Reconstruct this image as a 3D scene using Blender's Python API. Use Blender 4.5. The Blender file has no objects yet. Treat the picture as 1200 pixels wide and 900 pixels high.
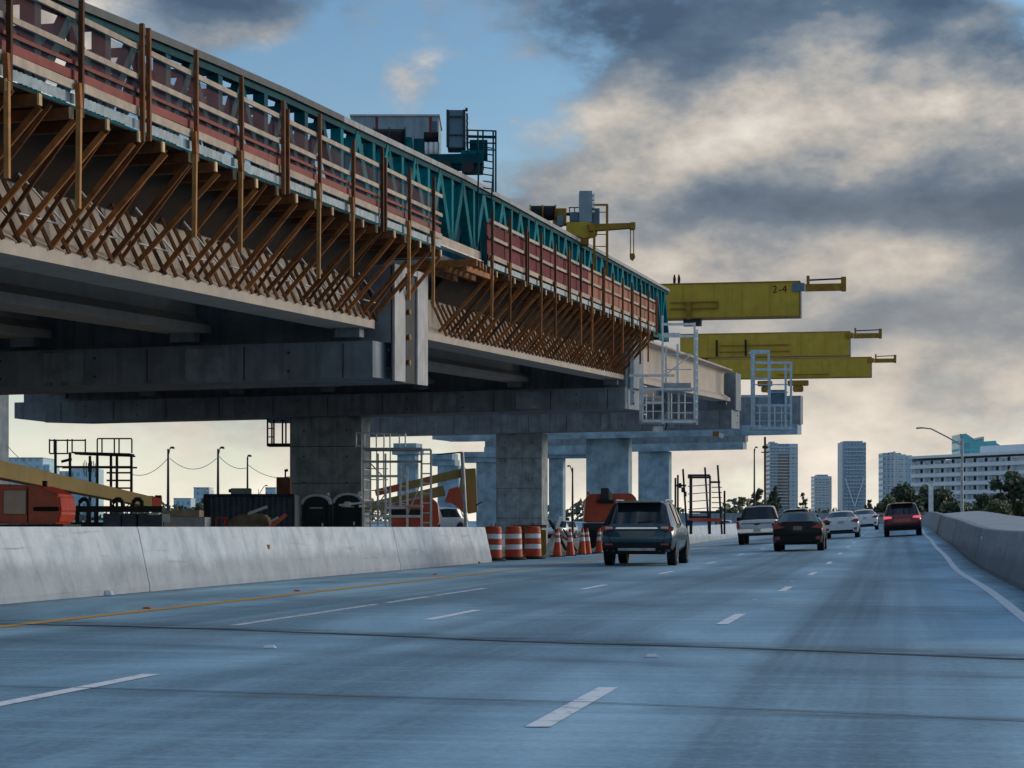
import bpy, bmesh, math, random
import numpy as np
from mathutils import Vector, Matrix
random.seed(7)
rad = math.radians
SC = bpy.context.scene
COL = SC.collection

# ------------------------------------------------------------------ camera
F, Y0, H = 2554.0, 618.0, 1.04      # focal length in photo pixels, horizon row, eye height
cam = bpy.data.cameras.new('camera')
cam.sensor_width = 36.0
cam.lens = 36.0 * F / 1200.0
cam.shift_y = (Y0 - 450.0) / 1200.0
cam.clip_start = 0.1
cam.clip_end = 9000
camo = bpy.data.objects.new('camera', cam)
camo.location = (0, 0, H)
camo.rotation_euler = (rad(90), 0, 0)
COL.objects.link(camo)
SC.camera = camo

# ------------------------------------------------------------------ sky and sun
SUN_AZ, SUN_EL = 60.0, 16.0          # degrees right of the view axis, above the horizon
w = bpy.data.worlds.new('World')
SC.world = w
w.use_nodes = True
nt = w.node_tree
for n in list(nt.nodes):
    nt.nodes.remove(n)

class NB:
    """tiny node-building helper"""
    def __init__(self, tree):
        self.t = tree
    def n(self, typ, **kw):
        nd = self.t.nodes.new(typ)
        for k, v in kw.items():
            setattr(nd, k, v)
        return nd
    def link(self, a, b):
        self.t.links.new(a, b)
    def _set(self, sock, v):
        if isinstance(v, bpy.types.NodeSocket):
            self.link(v, sock)
        else:
            sock.default_value = v
    def math(self, op, a, b=None, c=None, clamp=False):
        nd = self.n('ShaderNodeMath', operation=op, use_clamp=clamp)
        self._set(nd.inputs[0], a)
        if b is not None:
            self._set(nd.inputs[1], b)
        if c is not None:
            self._set(nd.inputs[2], c)
        return nd.outputs[0]
    def mix(self, fac, a, b, blend='MIX', clamp=True):
        nd = self.n('ShaderNodeMix', data_type='RGBA', blend_type=blend)
        nd.clamp_factor = clamp
        self._set(nd.inputs['Factor'], fac)
        A = [i for i in nd.inputs if i.name == 'A' and i.type == 'RGBA'][0]
        B = [i for i in nd.inputs if i.name == 'B' and i.type == 'RGBA'][0]
        for s, v in ((A, a), (B, b)):
            if isinstance(v, bpy.types.NodeSocket):
                self.link(v, s)
            else:
                s.default_value = (*v, 1) if len(v) == 3 else v
        return [o for o in nd.outputs if o.type == 'RGBA'][0]
    def noise(self, vec, scale, detail=4, rough=0.55, dist=0.0):
        nd = self.n('ShaderNodeTexNoise')
        nd.inputs['Scale'].default_value = scale
        nd.inputs['Detail'].default_value = detail
        nd.inputs['Roughness'].default_value = rough
        nd.inputs['Distortion'].default_value = dist
        if vec is not None:
            self.link(vec, nd.inputs['Vector'])
        return nd.outputs['Fac']
    def ramp(self, fac, stops, interp='LINEAR'):
        nd = self.n('ShaderNodeValToRGB')
        cr = nd.color_ramp
        cr.interpolation = interp
        while len(cr.elements) < len(stops):
            cr.elements.new(0.5)
        for e, (p, c) in zip(cr.elements, stops):
            e.position = p
            e.color = (*c, 1) if not isinstance(c, (int, float)) else (c, c, c, 1)
        self.link(fac, nd.inputs[0])
        return nd.outputs[0]
    def comb(self, x, y, z):
        nd = self.n('ShaderNodeCombineXYZ')
        for i, v in enumerate((x, y, z)):
            self._set(nd.inputs[i], v)
        return nd.outputs[0]
    def sep(self, v):
        nd = self.n('ShaderNodeSeparateXYZ')
        self.link(v, nd.inputs[0])
        return nd.outputs

W = NB(nt)
out = W.n('ShaderNodeOutputWorld')
bg = W.n('ShaderNodeBackground')
bg.inputs['Strength'].default_value = 0.10
W.link(bg.outputs[0], out.inputs[0])
sky = W.n('ShaderNodeTexSky', sky_type='NISHITA')
sky.sun_disc = False
sky.sun_elevation = rad(SUN_EL)
sky.sun_rotation = rad(SUN_AZ)
sky.air_density = 1.0
sky.dust_density = 0.6
sky.ozone_density = 2.0
tc = W.n('ShaderNodeTexCoord')
dx, dy, dz = W.sep(tc.outputs['Generated'])
az = W.math('ARCTAN2', dx, dy)
el = W.math('ARCSINE', dz)
ae = W.comb(az, el, 0.0)
def gauss(px, py, sx, sy, amp):
    v1 = W.n('ShaderNodeVectorMath', operation='SUBTRACT'); W.link(ae, v1.inputs[0]); v1.inputs[1].default_value = ((px - 600) / F, (618 - py) / F, 0)
    v2 = W.n('ShaderNodeVectorMath', operation='MULTIPLY'); W.link(v1.outputs[0], v2.inputs[0]); v2.inputs[1].default_value = (F / sx, F / sy, 0)
    v3 = W.n('ShaderNodeVectorMath', operation='DOT_PRODUCT'); W.link(v2.outputs[0], v3.inputs[0]); W.link(v2.outputs[0], v3.inputs[1])
    return W.math('MULTIPLY', W.math('EXPONENT', W.math('MULTIPLY', v3.outputs['Value'], -1.0)), amp)
def addall(first, *rest):
    for r in rest:
        first = W.math('ADD', first, r)
    return first
cv = W.comb(W.math('MULTIPLY', az, 1.0), W.math('MULTIPLY', el, 1.7), 0.37)
n1 = W.noise(cv, 8.0, 8, 0.60, 0.05)
cvb = W.comb(W.math('ADD', az, 0.012), W.math('MULTIPLY', W.math('SUBTRACT', el, 0.010), 1.7), 0.37)
n1b = W.noise(cvb, 8.0, 5, 0.56, 0.05)
cv2 = W.comb(W.math('MULTIPLY', az, 1.0), W.math('MULTIPLY', el, 2.0), 2.9)
n2 = W.noise(cv2, 11.0, 6, 0.58, 0.05)
n3 = W.math('MULTIPLY', W.math('SUBTRACT', W.noise(cv, 34.0, 5, 0.62, 0.0), 0.5), 0.20)   # fine billows
relief = W.math('MULTIPLY', W.math('SUBTRACT', n1, n1b), 1.0)     # billows lit from the low sun on the right
# coverage: noise, with the clear gap over the bridge and the cloud bank to its right
cov = addall(n1, n3,
    gauss(420, 150, 230, 170, -0.15), gauss(500, 30, 130, 70, -0.12),
    gauss(900, 130, 320, 200, 0.30), gauss(265, 18, 90, 55, 0.28), gauss(30, 50, 130, 110, 0.25),
    gauss(960, 400, 480, 150, 0.32), gauss(1190, 3, 50, 24, -0.5), gauss(480, 110, 40, 40, 0.10))
covm = W.ramp(cov, [(0.44, 0.0), (0.62, 1.0)], 'EASE')
# light and dark inside the clouds
lum = addall(W.math('MULTIPLY_ADD', n2, 0.72, 0.14), relief, n3,
    gauss(900, 150, 340, 75, 0.24), gauss(740, 15, 210, 62, -0.30), gauss(1060, 30, 150, 50, -0.16),
    gauss(690, 90, 80, 45, -0.10), gauss(960, 246, 360, 34, -0.30), gauss(1180, 270, 60, 60, -0.14),
    gauss(880, 312, 300, 34, 0.20), gauss(1090, 375, 110, 32, -0.16), gauss(960, 350, 130, 24, 0.04),
    gauss(265, 18, 90, 60, -0.26), gauss(20, 60, 140, 110, 0.34), gauss(1060, 440, 260, 36, 0.12), gauss(1010, 120, 90, 28, -0.08),
    gauss(1000, 540, 600, 70, 0.16), gauss(200, 560, 300, 60, 0.18))
cloud = W.ramp(lum, [(0.20, (0.026, 0.046, 0.072)), (0.38, (0.050, 0.074, 0.102)), (0.52, (0.125, 0.132, 0.140)),
                     (0.66, (0.262, 0.226, 0.190)), (0.86, (0.43, 0.37, 0.305))], 'LINEAR')
# clouds brightened and blued towards the unseen zenith, added to light the road
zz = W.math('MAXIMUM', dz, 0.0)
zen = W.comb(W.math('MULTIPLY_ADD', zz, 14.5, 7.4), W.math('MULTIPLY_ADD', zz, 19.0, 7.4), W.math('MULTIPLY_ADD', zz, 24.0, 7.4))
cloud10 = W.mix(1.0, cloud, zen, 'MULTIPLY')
skyb = W.mix(1.0, sky.outputs[0], (0.45, 0.57, 0.645), 'MULTIPLY')
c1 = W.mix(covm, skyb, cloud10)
# the thin bright air above the horizon
hz = W.math('EXPONENT', W.math('MULTIPLY', W.math('MAXIMUM', el, 0.0), -17.0))
hz = W.math('MULTIPLY', hz, W.math('ADD', 0.20, W.math('MULTIPLY', n2, 1.35)), clamp=True)
c2 = W.mix(hz, c1, (6.4, 5.8, 5.0))
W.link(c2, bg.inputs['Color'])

sun = bpy.data.lights.new('sun', 'SUN')
sun.energy = 0.9
sun.angle = rad(24)
sun.color = (1.0, 0.82, 0.62)
suno = bpy.data.objects.new('sun', sun)
sd = Vector((math.sin(rad(SUN_AZ)) * math.cos(rad(SUN_EL)), math.cos(rad(SUN_AZ)) * math.cos(rad(SUN_EL)), math.sin(rad(SUN_EL))))
suno.rotation_euler = sd.to_track_quat('Z', 'Y').to_euler()
suno.location = (40, 20, 60)
COL.objects.link(suno)

vs = SC.view_settings
SC.display_settings.display_device = 'sRGB'
vs.view_transform = 'Standard'
vs.look = 'None'
vs.gamma = 1.0
vs.exposure = 0.9
vs.use_curve_mapping = False
SC.render.engine = 'CYCLES'
cy = SC.cycles
cy.max_bounces = 5; cy.diffuse_bounces = 3; cy.glossy_bounces = 3; cy.transmission_bounces = 2; cy.transparent_max_bounces = 8

# ------------------------------------------------------------------ materials
MATS = {}
def newmat(name):
    m = bpy.data.materials.new(name)
    m.use_nodes = True
    b = NB(m.node_tree)
    bsdf = m.node_tree.nodes['Principled BSDF']
    MATS[name] = m
    return m, b, bsdf

def surf(name, col, rough=0.7, var=0.25, scale=3.0, metal=0.0, bump=0.0, streak=0.0, spec=0.22, rnd=0.0, dark=None, bscale=None, coat=0.0):
    """base colour broken up by noise in world space, optional vertical streaks, random tint per object and relief"""
    m, b, p = newmat(name)
    g = b.n('ShaderNodeNewGeometry')
    pos = g.outputs['Position']
    n = b.noise(pos, scale, 6, 0.6)
    c = Vector(col)
    lo = tuple(c * (1 - var)); hi = tuple(min(1, x * (1 + var)) for x in c)
    colr = b.ramp(n, [(0.3, lo), (0.7, hi)])
    if streak:
        x, y, z = b.sep(pos)
        sv = b.comb(b.math('MULTIPLY', x, 3.0), b.math('MULTIPLY', y, 3.0), b.math('MULTIPLY', z, 0.25))
        sn = b.noise(sv, 1.6, 5, 0.6)
        f = b.ramp(sn, [(0.48, 0.0), (0.70, 1.0)])
        f2 = b.math('MULTIPLY', f, streak)
        colr = b.mix(f2, colr, dark or tuple(c * 0.35))
    if rnd:
        oi = b.n('ShaderNodeObjectInfo')
        r = b.math('ADD', b.math('MULTIPLY', oi.outputs['Random'], 2 * rnd), 1 - rnd)
        colr = b.mix(1.0, colr, b.comb(r, r, r), 'MULTIPLY')
    b.link(colr, p.inputs['Base Color'])
    n3 = b.noise(pos, scale * 4, 3)
    b.link(b.math('ADD', rough - 0.1, b.math('MULTIPLY', n3, 0.2), clamp=True), p.inputs['Roughness'])
    p.inputs['Metallic'].default_value = metal
    p.inputs['Specular IOR Level'].default_value = spec
    if coat:
        p.inputs['Coat Weight'].default_value = coat
        p.inputs['Coat Roughness'].default_value = 0.06
    if bump:
        bm = b.n('ShaderNodeBump')
        bm.inputs['Strength'].default_value = bump
        bm.inputs['Distance'].default_value = 0.02
        b.link(b.noise(pos, bscale or scale * 8, 5, 0.65), bm.inputs['Height'])
        b.link(bm.outputs[0], p.inputs['Normal'])
    return m

def glassy(name, col=(0.012, 0.02, 0.026), rough=0.06, spec=0.6):
    m, b, p = newmat(name)
    p.inputs['Base Color'].default_value = (*col, 1)
    p.inputs['Roughness'].default_value = rough
    p.inputs['Specular IOR Level'].default_value = spec
    return m

surf('concrete_wall', (0.46, 0.515, 0.575), 0.85, 0.22, 1.1, bump=0.35, streak=0.5, dark=(0.22, 0.25, 0.28))
surf('concrete_parapet', (0.22, 0.255, 0.285), 0.85, 0.28, 1.6, bump=0.4, streak=0.75, dark=(0.09, 0.105, 0.118))
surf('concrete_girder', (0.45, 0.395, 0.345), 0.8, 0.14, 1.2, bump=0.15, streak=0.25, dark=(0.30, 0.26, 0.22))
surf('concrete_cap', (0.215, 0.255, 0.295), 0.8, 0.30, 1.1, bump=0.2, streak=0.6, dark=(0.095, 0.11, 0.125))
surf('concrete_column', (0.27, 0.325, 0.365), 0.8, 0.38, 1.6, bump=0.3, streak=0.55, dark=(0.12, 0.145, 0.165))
surf('concrete_far_lit', (0.26, 0.37, 0.44), 0.8, 0.40, 0.9, bump=0.2, streak=0.35, dark=(0.15, 0.22, 0.28))
surf('concrete_deck', (0.30, 0.31, 0.32), 0.85, 0.2, 1.0)
surf('end_form', (0.38, 0.385, 0.40), 0.6, 0.22, 2.0, streak=0.5, dark=(0.2, 0.2, 0.21))
surf('dark_slot', (0.05, 0.055, 0.06), 0.8, 0.2, 3.0)
surf('dirt', (0.26, 0.26, 0.25), 0.95, 0.35, 0.5, bump=0.4, bscale=6)
surf('timber_dark', (0.13, 0.050, 0.018), 0.75, 0.4, 5.0, rnd=0.5)
surf('timber_brown', (0.25, 0.095, 0.028), 0.75, 0.4, 5.0, rnd=0.5)
surf('timber_light', (0.38, 0.19, 0.065), 0.75, 0.25, 6.0, rnd=0.2)
surf('timber_tip', (0.66, 0.46, 0.25), 0.75, 0.2, 6.0, rnd=0.25)
surf('board_pale', (0.44, 0.36, 0.29), 0.75, 0.25, 4.0, rnd=0.12, streak=0.3, dark=(0.28, 0.22, 0.18))
surf('plywood_soffit_shaded', (0.024, 0.015, 0.011), 0.85, 0.3, 2.0, rnd=0.25)  # near black: the shade under the overhang is in the colour
surf('red_board', (0.20, 0.035, 0.03), 0.65, 0.3, 4.0, rnd=0.2)
surf('maroon_panel', (0.155, 0.030, 0.042), 0.75, 0.35, 3.0, rnd=0.25, streak=0.4, dark=(0.08, 0.02, 0.03), spec=.1)
surf('orange_panel', (0.26, 0.078, 0.036), 0.65, 0.25, 3.0, rnd=0.15, streak=0.2, dark=(0.30, 0.10, 0.06))
surf('galvanised', (0.26, 0.33, 0.38), 0.55, 0.3, 6.0, metal=0.2)
surf('steel_grey', (0.40, 0.44, 0.47), 0.5, 0.25, 3.0, metal=0.4, streak=0.25)
surf('steel_pale', (0.70, 0.77, 0.81), 0.45, 0.2, 4.0, metal=0.25, streak=0.3, dark=(0.25, 0.27, 0.29))
surf('steel_blue', (0.40, 0.55, 0.66), 0.45, 0.2, 4.0, metal=0.2, streak=0.3, dark=(0.14, 0.18, 0.22))
surf('steel_dark', (0.035, 0.042, 0.05), 0.55, 0.3, 3.0, metal=0.3)
surf('black', (0.012, 0.013, 0.015), 0.6, 0.2, 3.0)
surf('rubber', (0.018, 0.018, 0.02), 0.8, 0.2, 6.0)
surf('teal_paint', (0.000, 0.155, 0.185), 0.7, 0.35, 2.5, streak=0.5, dark=(0.00, 0.060, 0.085), rnd=0.3, spec=0.06)
surf('teal_dark', (0.002, 0.065, 0.088), 0.65, 0.3, 2.5, streak=0.3, spec=0.06)
surf('rail_grey', (0.30, 0.31, 0.33), 0.6, 0.25, 2.5, streak=0.5, dark=(0.16, 0.15, 0.15))
surf('yellow_paint', (0.48, 0.335, 0.045), 0.55, 0.12, 1.5, streak=0.25, dark=(0.24, 0.19, 0.02))
surf('yellow_dark', (0.30, 0.17, 0.02), 0.5, 0.25, 2.5, streak=0.5, dark=(0.10, 0.06, 0.02))
surf('tan_paint', (0.46, 0.35, 0.14), 0.5, 0.12, 1.0, streak=0.2, dark=(0.26, 0.19, 0.08))
surf('machine_red', (0.62, 0.065, 0.03), 0.4, 0.2, 2.0, coat=0.3, streak=0.2, dark=(0.22, 0.03, 0.02))
surf('machine_orange', (0.50, 0.085, 0.04), 0.45, 0.2, 2.0, streak=0.2, dark=(0.25, 0.04, 0.02))
surf('blue_cabinet', (0.10, 0.19, 0.26), 0.5, 0.2, 2.0, streak=0.2)
surf('container_grey', (0.24, 0.33, 0.39), 0.5, 0.15, 2.0, streak=0.3)
surf('container_dark', (0.08, 0.125, 0.17), 0.5, 0.3, 2.0, streak=0.4)
surf('potty_green', (0.010, 0.035, 0.040), 0.5, 0.2, 3.0)
surf('potty_roof', (0.50, 0.60, 0.66), 0.4, 0.15, 3.0)
surf('drum_orange', (0.50, 0.075, 0.03), 0.5, 0.2, 6.0, streak=0.25, dark=(0.30, 0.05, 0.02))
surf('reflective_white', (0.70, 0.74, 0.78), 0.4, 0.08, 8.0)
surf('cone_orange', (0.62, 0.085, 0.03), 0.5, 0.12, 6.0)
surf('white_paint', (0.72, 0.74, 0.76), 0.55, 0.10, 5.0)
surf('tarp_tan', (0.24, 0.21, 0.15), 0.85, 0.3, 3.0)
surf('rust', (0.17, 0.08, 0.05), 0.8, 0.35, 3.0)
glassy('glass_dark')
glassy('glass_far', (0.012, 0.022, 0.032), 0.45, 0.15)
surf('ramp_concrete', (0.40, 0.45, 0.49), 0.85, 0.15, 0.6, streak=0.2)
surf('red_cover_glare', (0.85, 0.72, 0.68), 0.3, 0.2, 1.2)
glassy('glass_blue', (0.05, 0.11, 0.15), 0.08, 0.7)
def carpaint(name, col, metal=0.35, rough=0.32):
    m, b, p = newmat(name)
    g = b.n('ShaderNodeNewGeometry')
    n = b.noise(g.outputs['Position'], 6.0, 5, 0.6)
    c = Vector(col)
    b.link(b.ramp(n, [(0.3, tuple(c * 0.85)), (0.7, tuple(c * 1.12))]), p.inputs['Base Color'])
    p.inputs['Metallic'].default_value = metal
    p.inputs['Roughness'].default_value = rough
    p.inputs['Coat Weight'].default_value = 0.7
    p.inputs['Coat Roughness'].default_value = 0.08
carpaint('paint_teal', (0.008, 0.062, 0.098), 0.5)
carpaint('paint_black', (0.004, 0.006, 0.009), 0.0, 0.45)
MATS['paint_black'].node_tree.nodes['Principled BSDF'].inputs['Coat Weight'].default_value = 0.15
MATS['paint_black'].node_tree.nodes['Principled BSDF'].inputs['Specular IOR Level'].default_value = 0.25
carpaint('paint_silver', (0.58, 0.63, 0.67), 0.2)
carpaint('paint_white', (0.78, 0.82, 0.85), 0.0)
carpaint('paint_red', (0.20, 0.014, 0.028))
carpaint('paint_darkgrey', (0.05, 0.055, 0.06))
def lightmat(name, col, em=0.0, ecol=None):
    m, b, p = newmat(name)
    p.inputs['Base Color'].default_value = (*col, 1)
    p.inputs['Roughness'].default_value = 0.2
    if em:
        p.inputs['Emission Color'].default_value = (*(ecol or col), 1)
        p.inputs['Emission Strength'].default_value = em
lightmat('tail_red', (0.30, 0.012, 0.016))
lightmat('tail_lit', (0.5, 0.05, 0.08), 0.35, (1.0, 0.16, 0.22))
lightmat('tail_clear', (0.55, 0.55, 0.58))
lightmat('chrome', (0.75, 0.78, 0.80))
MATS['chrome'].node_tree.nodes['Principled BSDF'].inputs['Metallic'].default_value = 0.9
lightmat('plate', (0.45, 0.48, 0.50))
# debris netting: a red weave that lets part of the light through
m, b, p = newmat('red_net')
p.inputs['Base Color'].default_value = (0.12, 0.022, 0.034, 1)
p.inputs['Roughness'].default_value = 0.8
geo = b.n('ShaderNodeNewGeometry')
b.link(b.ramp(b.noise(geo.outputs['Position'], 1.3, 4), [(0.3, 0.22), (0.7, 0.50)]), p.inputs['Alpha'])

def barrier_mat(name, g):
    m, b, p = newmat(name)
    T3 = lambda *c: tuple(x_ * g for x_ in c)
    geo = b.n('ShaderNodeNewGeometry'); pos = geo.outputs['Position']
    x, y, z = b.sep(pos)
    ra = b.math('ADD', b.math('MULTIPLY', x, .1735), b.math('MULTIPLY', y, .985))
    cloudy = b.noise(pos, 1.5, 8, .68)
    c_ = b.ramp(cloudy, [(.30, T3(.38, .44, .505)), (.5, T3(.54, .605, .67)), (.72, T3(.68, .735, .785))])
    st = b.noise(b.comb(b.math('ADD', b.math('MULTIPLY', ra, 2.6), b.math('MULTIPLY', z, .9)), b.math('MULTIPLY', z, .35), 1.0), 1.0, 6, .65)
    c_ = b.mix(b.math('MULTIPLY', b.ramp(st, [(.50, 0.0), (.68, 1.0)]), .34), c_, T3(.26, .305, .35))
    c_ = b.mix(b.math('MULTIPLY', b.ramp(st, [(.28, 1.0), (.42, 0.0)]), .28), c_, T3(.66, .70, .74))
    # splashed dirt along the foot and black tyre scuffs
    dn = b.math('ADD', z, b.math('MULTIPLY', b.noise(b.comb(b.math('MULTIPLY', ra, .8), 0.0, z), 1.0, 6, .7), -.75))
    c_ = b.mix(b.math('MULTIPLY', b.ramp(dn, [(0.0, 1.0), (.24, 0.0)]), .45), c_, T3(.17, .195, .22))
    sc = b.noise(b.comb(b.math('MULTIPLY', ra, .22), b.math('MULTIPLY', z, 5.5), 3.0), 1.0, 6, .7)
    c_ = b.mix(b.math('MULTIPLY', b.ramp(sc, [(.60, 0.0), (.70, 1.0)]), .6), c_, T3(.12, .135, .15))
    pit = b.noise(pos, 14.0, 3, .6)
    c_ = b.mix(b.math('MULTIPLY', b.ramp(pit, [(.66, 0.0), (.72, 1.0)]), .35), c_, T3(.15, .17, .19))
    b.link(c_, p.inputs['Base Color']); p.inputs['Roughness'].default_value = .85; p.inputs['Specular IOR Level'].default_value = .2
    bm_ = b.n('ShaderNodeBump'); bm_.inputs['Strength'].default_value = .5; bm_.inputs['Distance'].default_value = .015
    b.link(b.math('ADD', cloudy, b.math('MULTIPLY', pit, .5)), bm_.inputs['Height']); b.link(bm_.outputs[0], p.inputs['Normal'])

barrier_mat('barrier_concrete', 1.0)
barrier_mat('parapet_shaded', 0.52)  # same concrete darkened, the shade on its face put into the colour

# ------------------------------------------------------------------ builders
def pt(px, py, d):
    """place at photo pixel (px, py) and depth d metres"""
    return Vector(((px - 600) / F * d, d, H + (Y0 - py) / F * d))

def link(o, parent=None):
    COL.objects.link(o)
    if parent is not None:
        o.parent = parent
    return o

def thing(name, label, cat, loc=(0, 0, 0), rz=0.0, group=None, rx=0.0, ry=0.0):
    o = bpy.data.objects.new(name, None)
    o.empty_display_size = 0.2
    o.location = loc
    o.rotation_euler = (rx, ry, rz)
    o['label'] = label
    o['category'] = cat
    if group:
        o['group'] = group
    return link(o)

def tag(o, label, cat, group=None):
    o['label'] = label
    o['category'] = cat
    if group:
        o['group'] = group
    return o

class MB:
    def __init__(self):
        self.v = []; self.f = []
    def add(self, vs, fs):
        k = len(self.v)
        self.v += [tuple(x) for x in vs]
        self.f += [tuple(i + k for i in f) for f in fs]
        return self
    def box(self, c, s, M=None):
        cx, cy, cz = c; sx, sy, sz = (x / 2 for x in s)
        vs = [Vector((cx + a * sx, cy + b_ * sy, cz + c_ * sz)) for c_ in (-1, 1) for a, b_ in ((-1, -1), (1, -1), (1, 1), (-1, 1))]
        if M is not None:
            vs = [M @ x for x in vs]
        return self.add(vs, [(3, 2, 1, 0), (4, 5, 6, 7), (0, 1, 5, 4), (1, 2, 6, 5), (2, 3, 7, 6), (3, 0, 4, 7)])
    def bar(self, p, q, wx, wz):
        return self.box((0, 0.5, 0), (1, 1, 1), barM(p, q, wx, wz))
    def loft(self, rings, caps=True, closed=True):
        n = len(rings[0]); k = len(self.v)
        for r in rings:
            self.v += [tuple(x) for x in r]
        for i in range(len(rings) - 1):
            for j in range(n if closed else n - 1):
                j2 = (j + 1) % n
                self.f.append((k + i * n + j, k + i * n + j2, k + (i + 1) * n + j2, k + (i + 1) * n + j))
        if caps:
            self.f.append(tuple(k + j for j in reversed(range(n))))
            self.f.append(tuple(k + (len(rings) - 1) * n + j for j in range(n)))
        return self
    def lathe(self, prof, n=16, c=(0, 0, 0)):
        rings = [[(c[0] + r * math.cos(2 * math.pi * j / n), c[1] + r * math.sin(2 * math.pi * j / n), c[2] + z) for j in range(n)] for r, z in prof]
        return self.loft(rings)
    def tube(self, pts, r, n=8):
        rings = []
        for i, p_ in enumerate(pts):
            p_ = Vector(p_)
            a = Vector(pts[max(i - 1, 0)]); c = Vector(pts[min(i + 1, len(pts) - 1)])
            d = (c - a).normalized()
            up = Vector((0, 0, 1)) if abs(d.z) < 0.95 else Vector((1, 0, 0))
            x = d.cross(up).normalized(); y = x.cross(d)
            rr = r[i] if isinstance(r, (list, tuple)) else r
            rings.append([p_ + x * rr * math.cos(2 * math.pi * j / n) + y * rr * math.sin(2 * math.pi * j / n) for j in range(n)])
        return self.loft(rings)
    def build(self, name, mat, parent=None, smooth=False, bevel=0.0, fix=True):
        me = bpy.data.meshes.new(name)
        me.from_pydata(self.v, [], self.f)
        if fix:
            bm = bmesh.new(); bm.from_mesh(me)
            if bevel:
                bmesh.ops.bevel(bm, geom=list(bm.edges), offset=bevel, segments=2, affect='EDGES', clamp_overlap=True)
            bmesh.ops.recalc_face_normals(bm, faces=bm.faces)
            bm.to_mesh(me); bm.free()
        me.materials.append(MATS[mat])
        if smooth:
            me.polygons.foreach_set('use_smooth', [True] * len(me.polygons))
            try:
                me.set_sharp_from_angle(angle=rad(40))
            except Exception:
                pass
        o = bpy.data.objects.new(name, me)
        return link(o, parent)

def barM(p, q, wx, wz):
    """matrix that takes the unit box (y 0..1) onto a bar from p to q, wx wide and wz deep"""
    p = Vector(p); q = Vector(q); d = q - p; L = d.length
    y = d / L
    up = Vector((0, 0, 1)) if abs(y.z) < 0.98 else Vector((0, 1, 0))
    x = y.cross(up).normalized(); z = x.cross(y)
    M = Matrix(((x.x * wx, y.x * L, z.x * wz, p.x), (x.y * wx, y.y * L, z.y * wz, p.y), (x.z * wx, y.z * L, z.z * wz, p.z), (0, 0, 0, 1)))
    return M

_unit = {}
def unit(shape, mat):
    k = (shape, mat)
    if k not in _unit:
        m_ = MB()
        if shape == 'box':
            m_.box((0, 0.5, 0), (1, 1, 1))
        else:
            m_.loft([[(0.5 * math.cos(2 * math.pi * j / 10), y_, 0.5 * math.sin(2 * math.pi * j / 10)) for j in range(10)] for y_ in (0, 1)])
        me = bpy.data.meshes.new(shape + '_' + mat)
        me.from_pydata(m_.v, [], m_.f)
        bm = bmesh.new(); bm.from_mesh(me); bmesh.ops.recalc_face_normals(bm, faces=bm.faces); bm.to_mesh(me); bm.free()
        if shape != 'box':
            for p_ in me.polygons:
                p_.use_smooth = len(p_.vertices) == 4
        me.materials.append(MATS[mat])
        _unit[k] = me
    return _unit[k]

def bar(name, parent, p, q, wx, wz, mat, shape='box'):
    """a straight member from p to q (in the parent's space); alike members share one mesh"""
    o = bpy.data.objects.new(name, unit(shape, mat))
    link(o, parent)
    o.matrix_basis = barM(p, q, wx, wz)
    return o
def rod(name, parent, p, q, d, mat):
    return bar(name, parent, p, q, d, d, mat, 'rod')
def box(name, parent, c, s, mat, bevel=0.0):
    return MB().box(c, s).build(name, mat, parent, bevel=bevel)

class Site:
    """a thing laid out from photo positions at one true depth; local axes are x right, y away, z up"""
    def __init__(self, name, label, cat, px, py, d, group=None):
        self.o = pt(px, Y0 + F * H / d if py == 640 else py, d); self.d = d
        self.root = thing(name, label, cat, self.o, group=group)
    def L(self, px, py, dd=0.0):
        if py in (640, 641, 642):          # stands on the ground
            py = Y0 + F * H / self.d
        p_ = pt(px, py, self.d) - self.o
        p_.y += dd
        return p_
    def bar(self, name, a, b_, w_, mat, dd=0.0, dd2=None, h_=None, parent=None):
        return bar(name, parent or self.root, self.L(*a, dd), self.L(*b_, dd if dd2 is None else dd2), w_, h_ or w_, mat)
    def rod(self, name, a, b_, w_, mat, dd=0.0, dd2=None, parent=None):
        return rod(name, parent or self.root, self.L(*a, dd), self.L(*b_, dd if dd2 is None else dd2), w_, mat)
    def box(self, name, x0, y0, x1, y1, depth, mat, dd=0.0, bevel=0.0, parent=None):
        a = self.L(x0, y1, dd); b_ = self.L(x1, y0, dd)
        c = ((a.x + b_.x) / 2, dd + depth / 2, (a.z + b_.z) / 2)
        return box(name, parent or self.root, c, (abs(b_.x - a.x), depth, abs(b_.z - a.z)), mat, bevel)
    def poly(self, name, pts, depth, mat, dd=0.0, parent=None, bevel=0.0):
        r0 = [self.L(x, y, dd) for x, y in pts]
        r1 = [p_ + Vector((0, depth, 0)) for p_ in r0]
        return MB().loft([r0, r1]).build(name, mat, parent or self.root, bevel=bevel)

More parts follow.
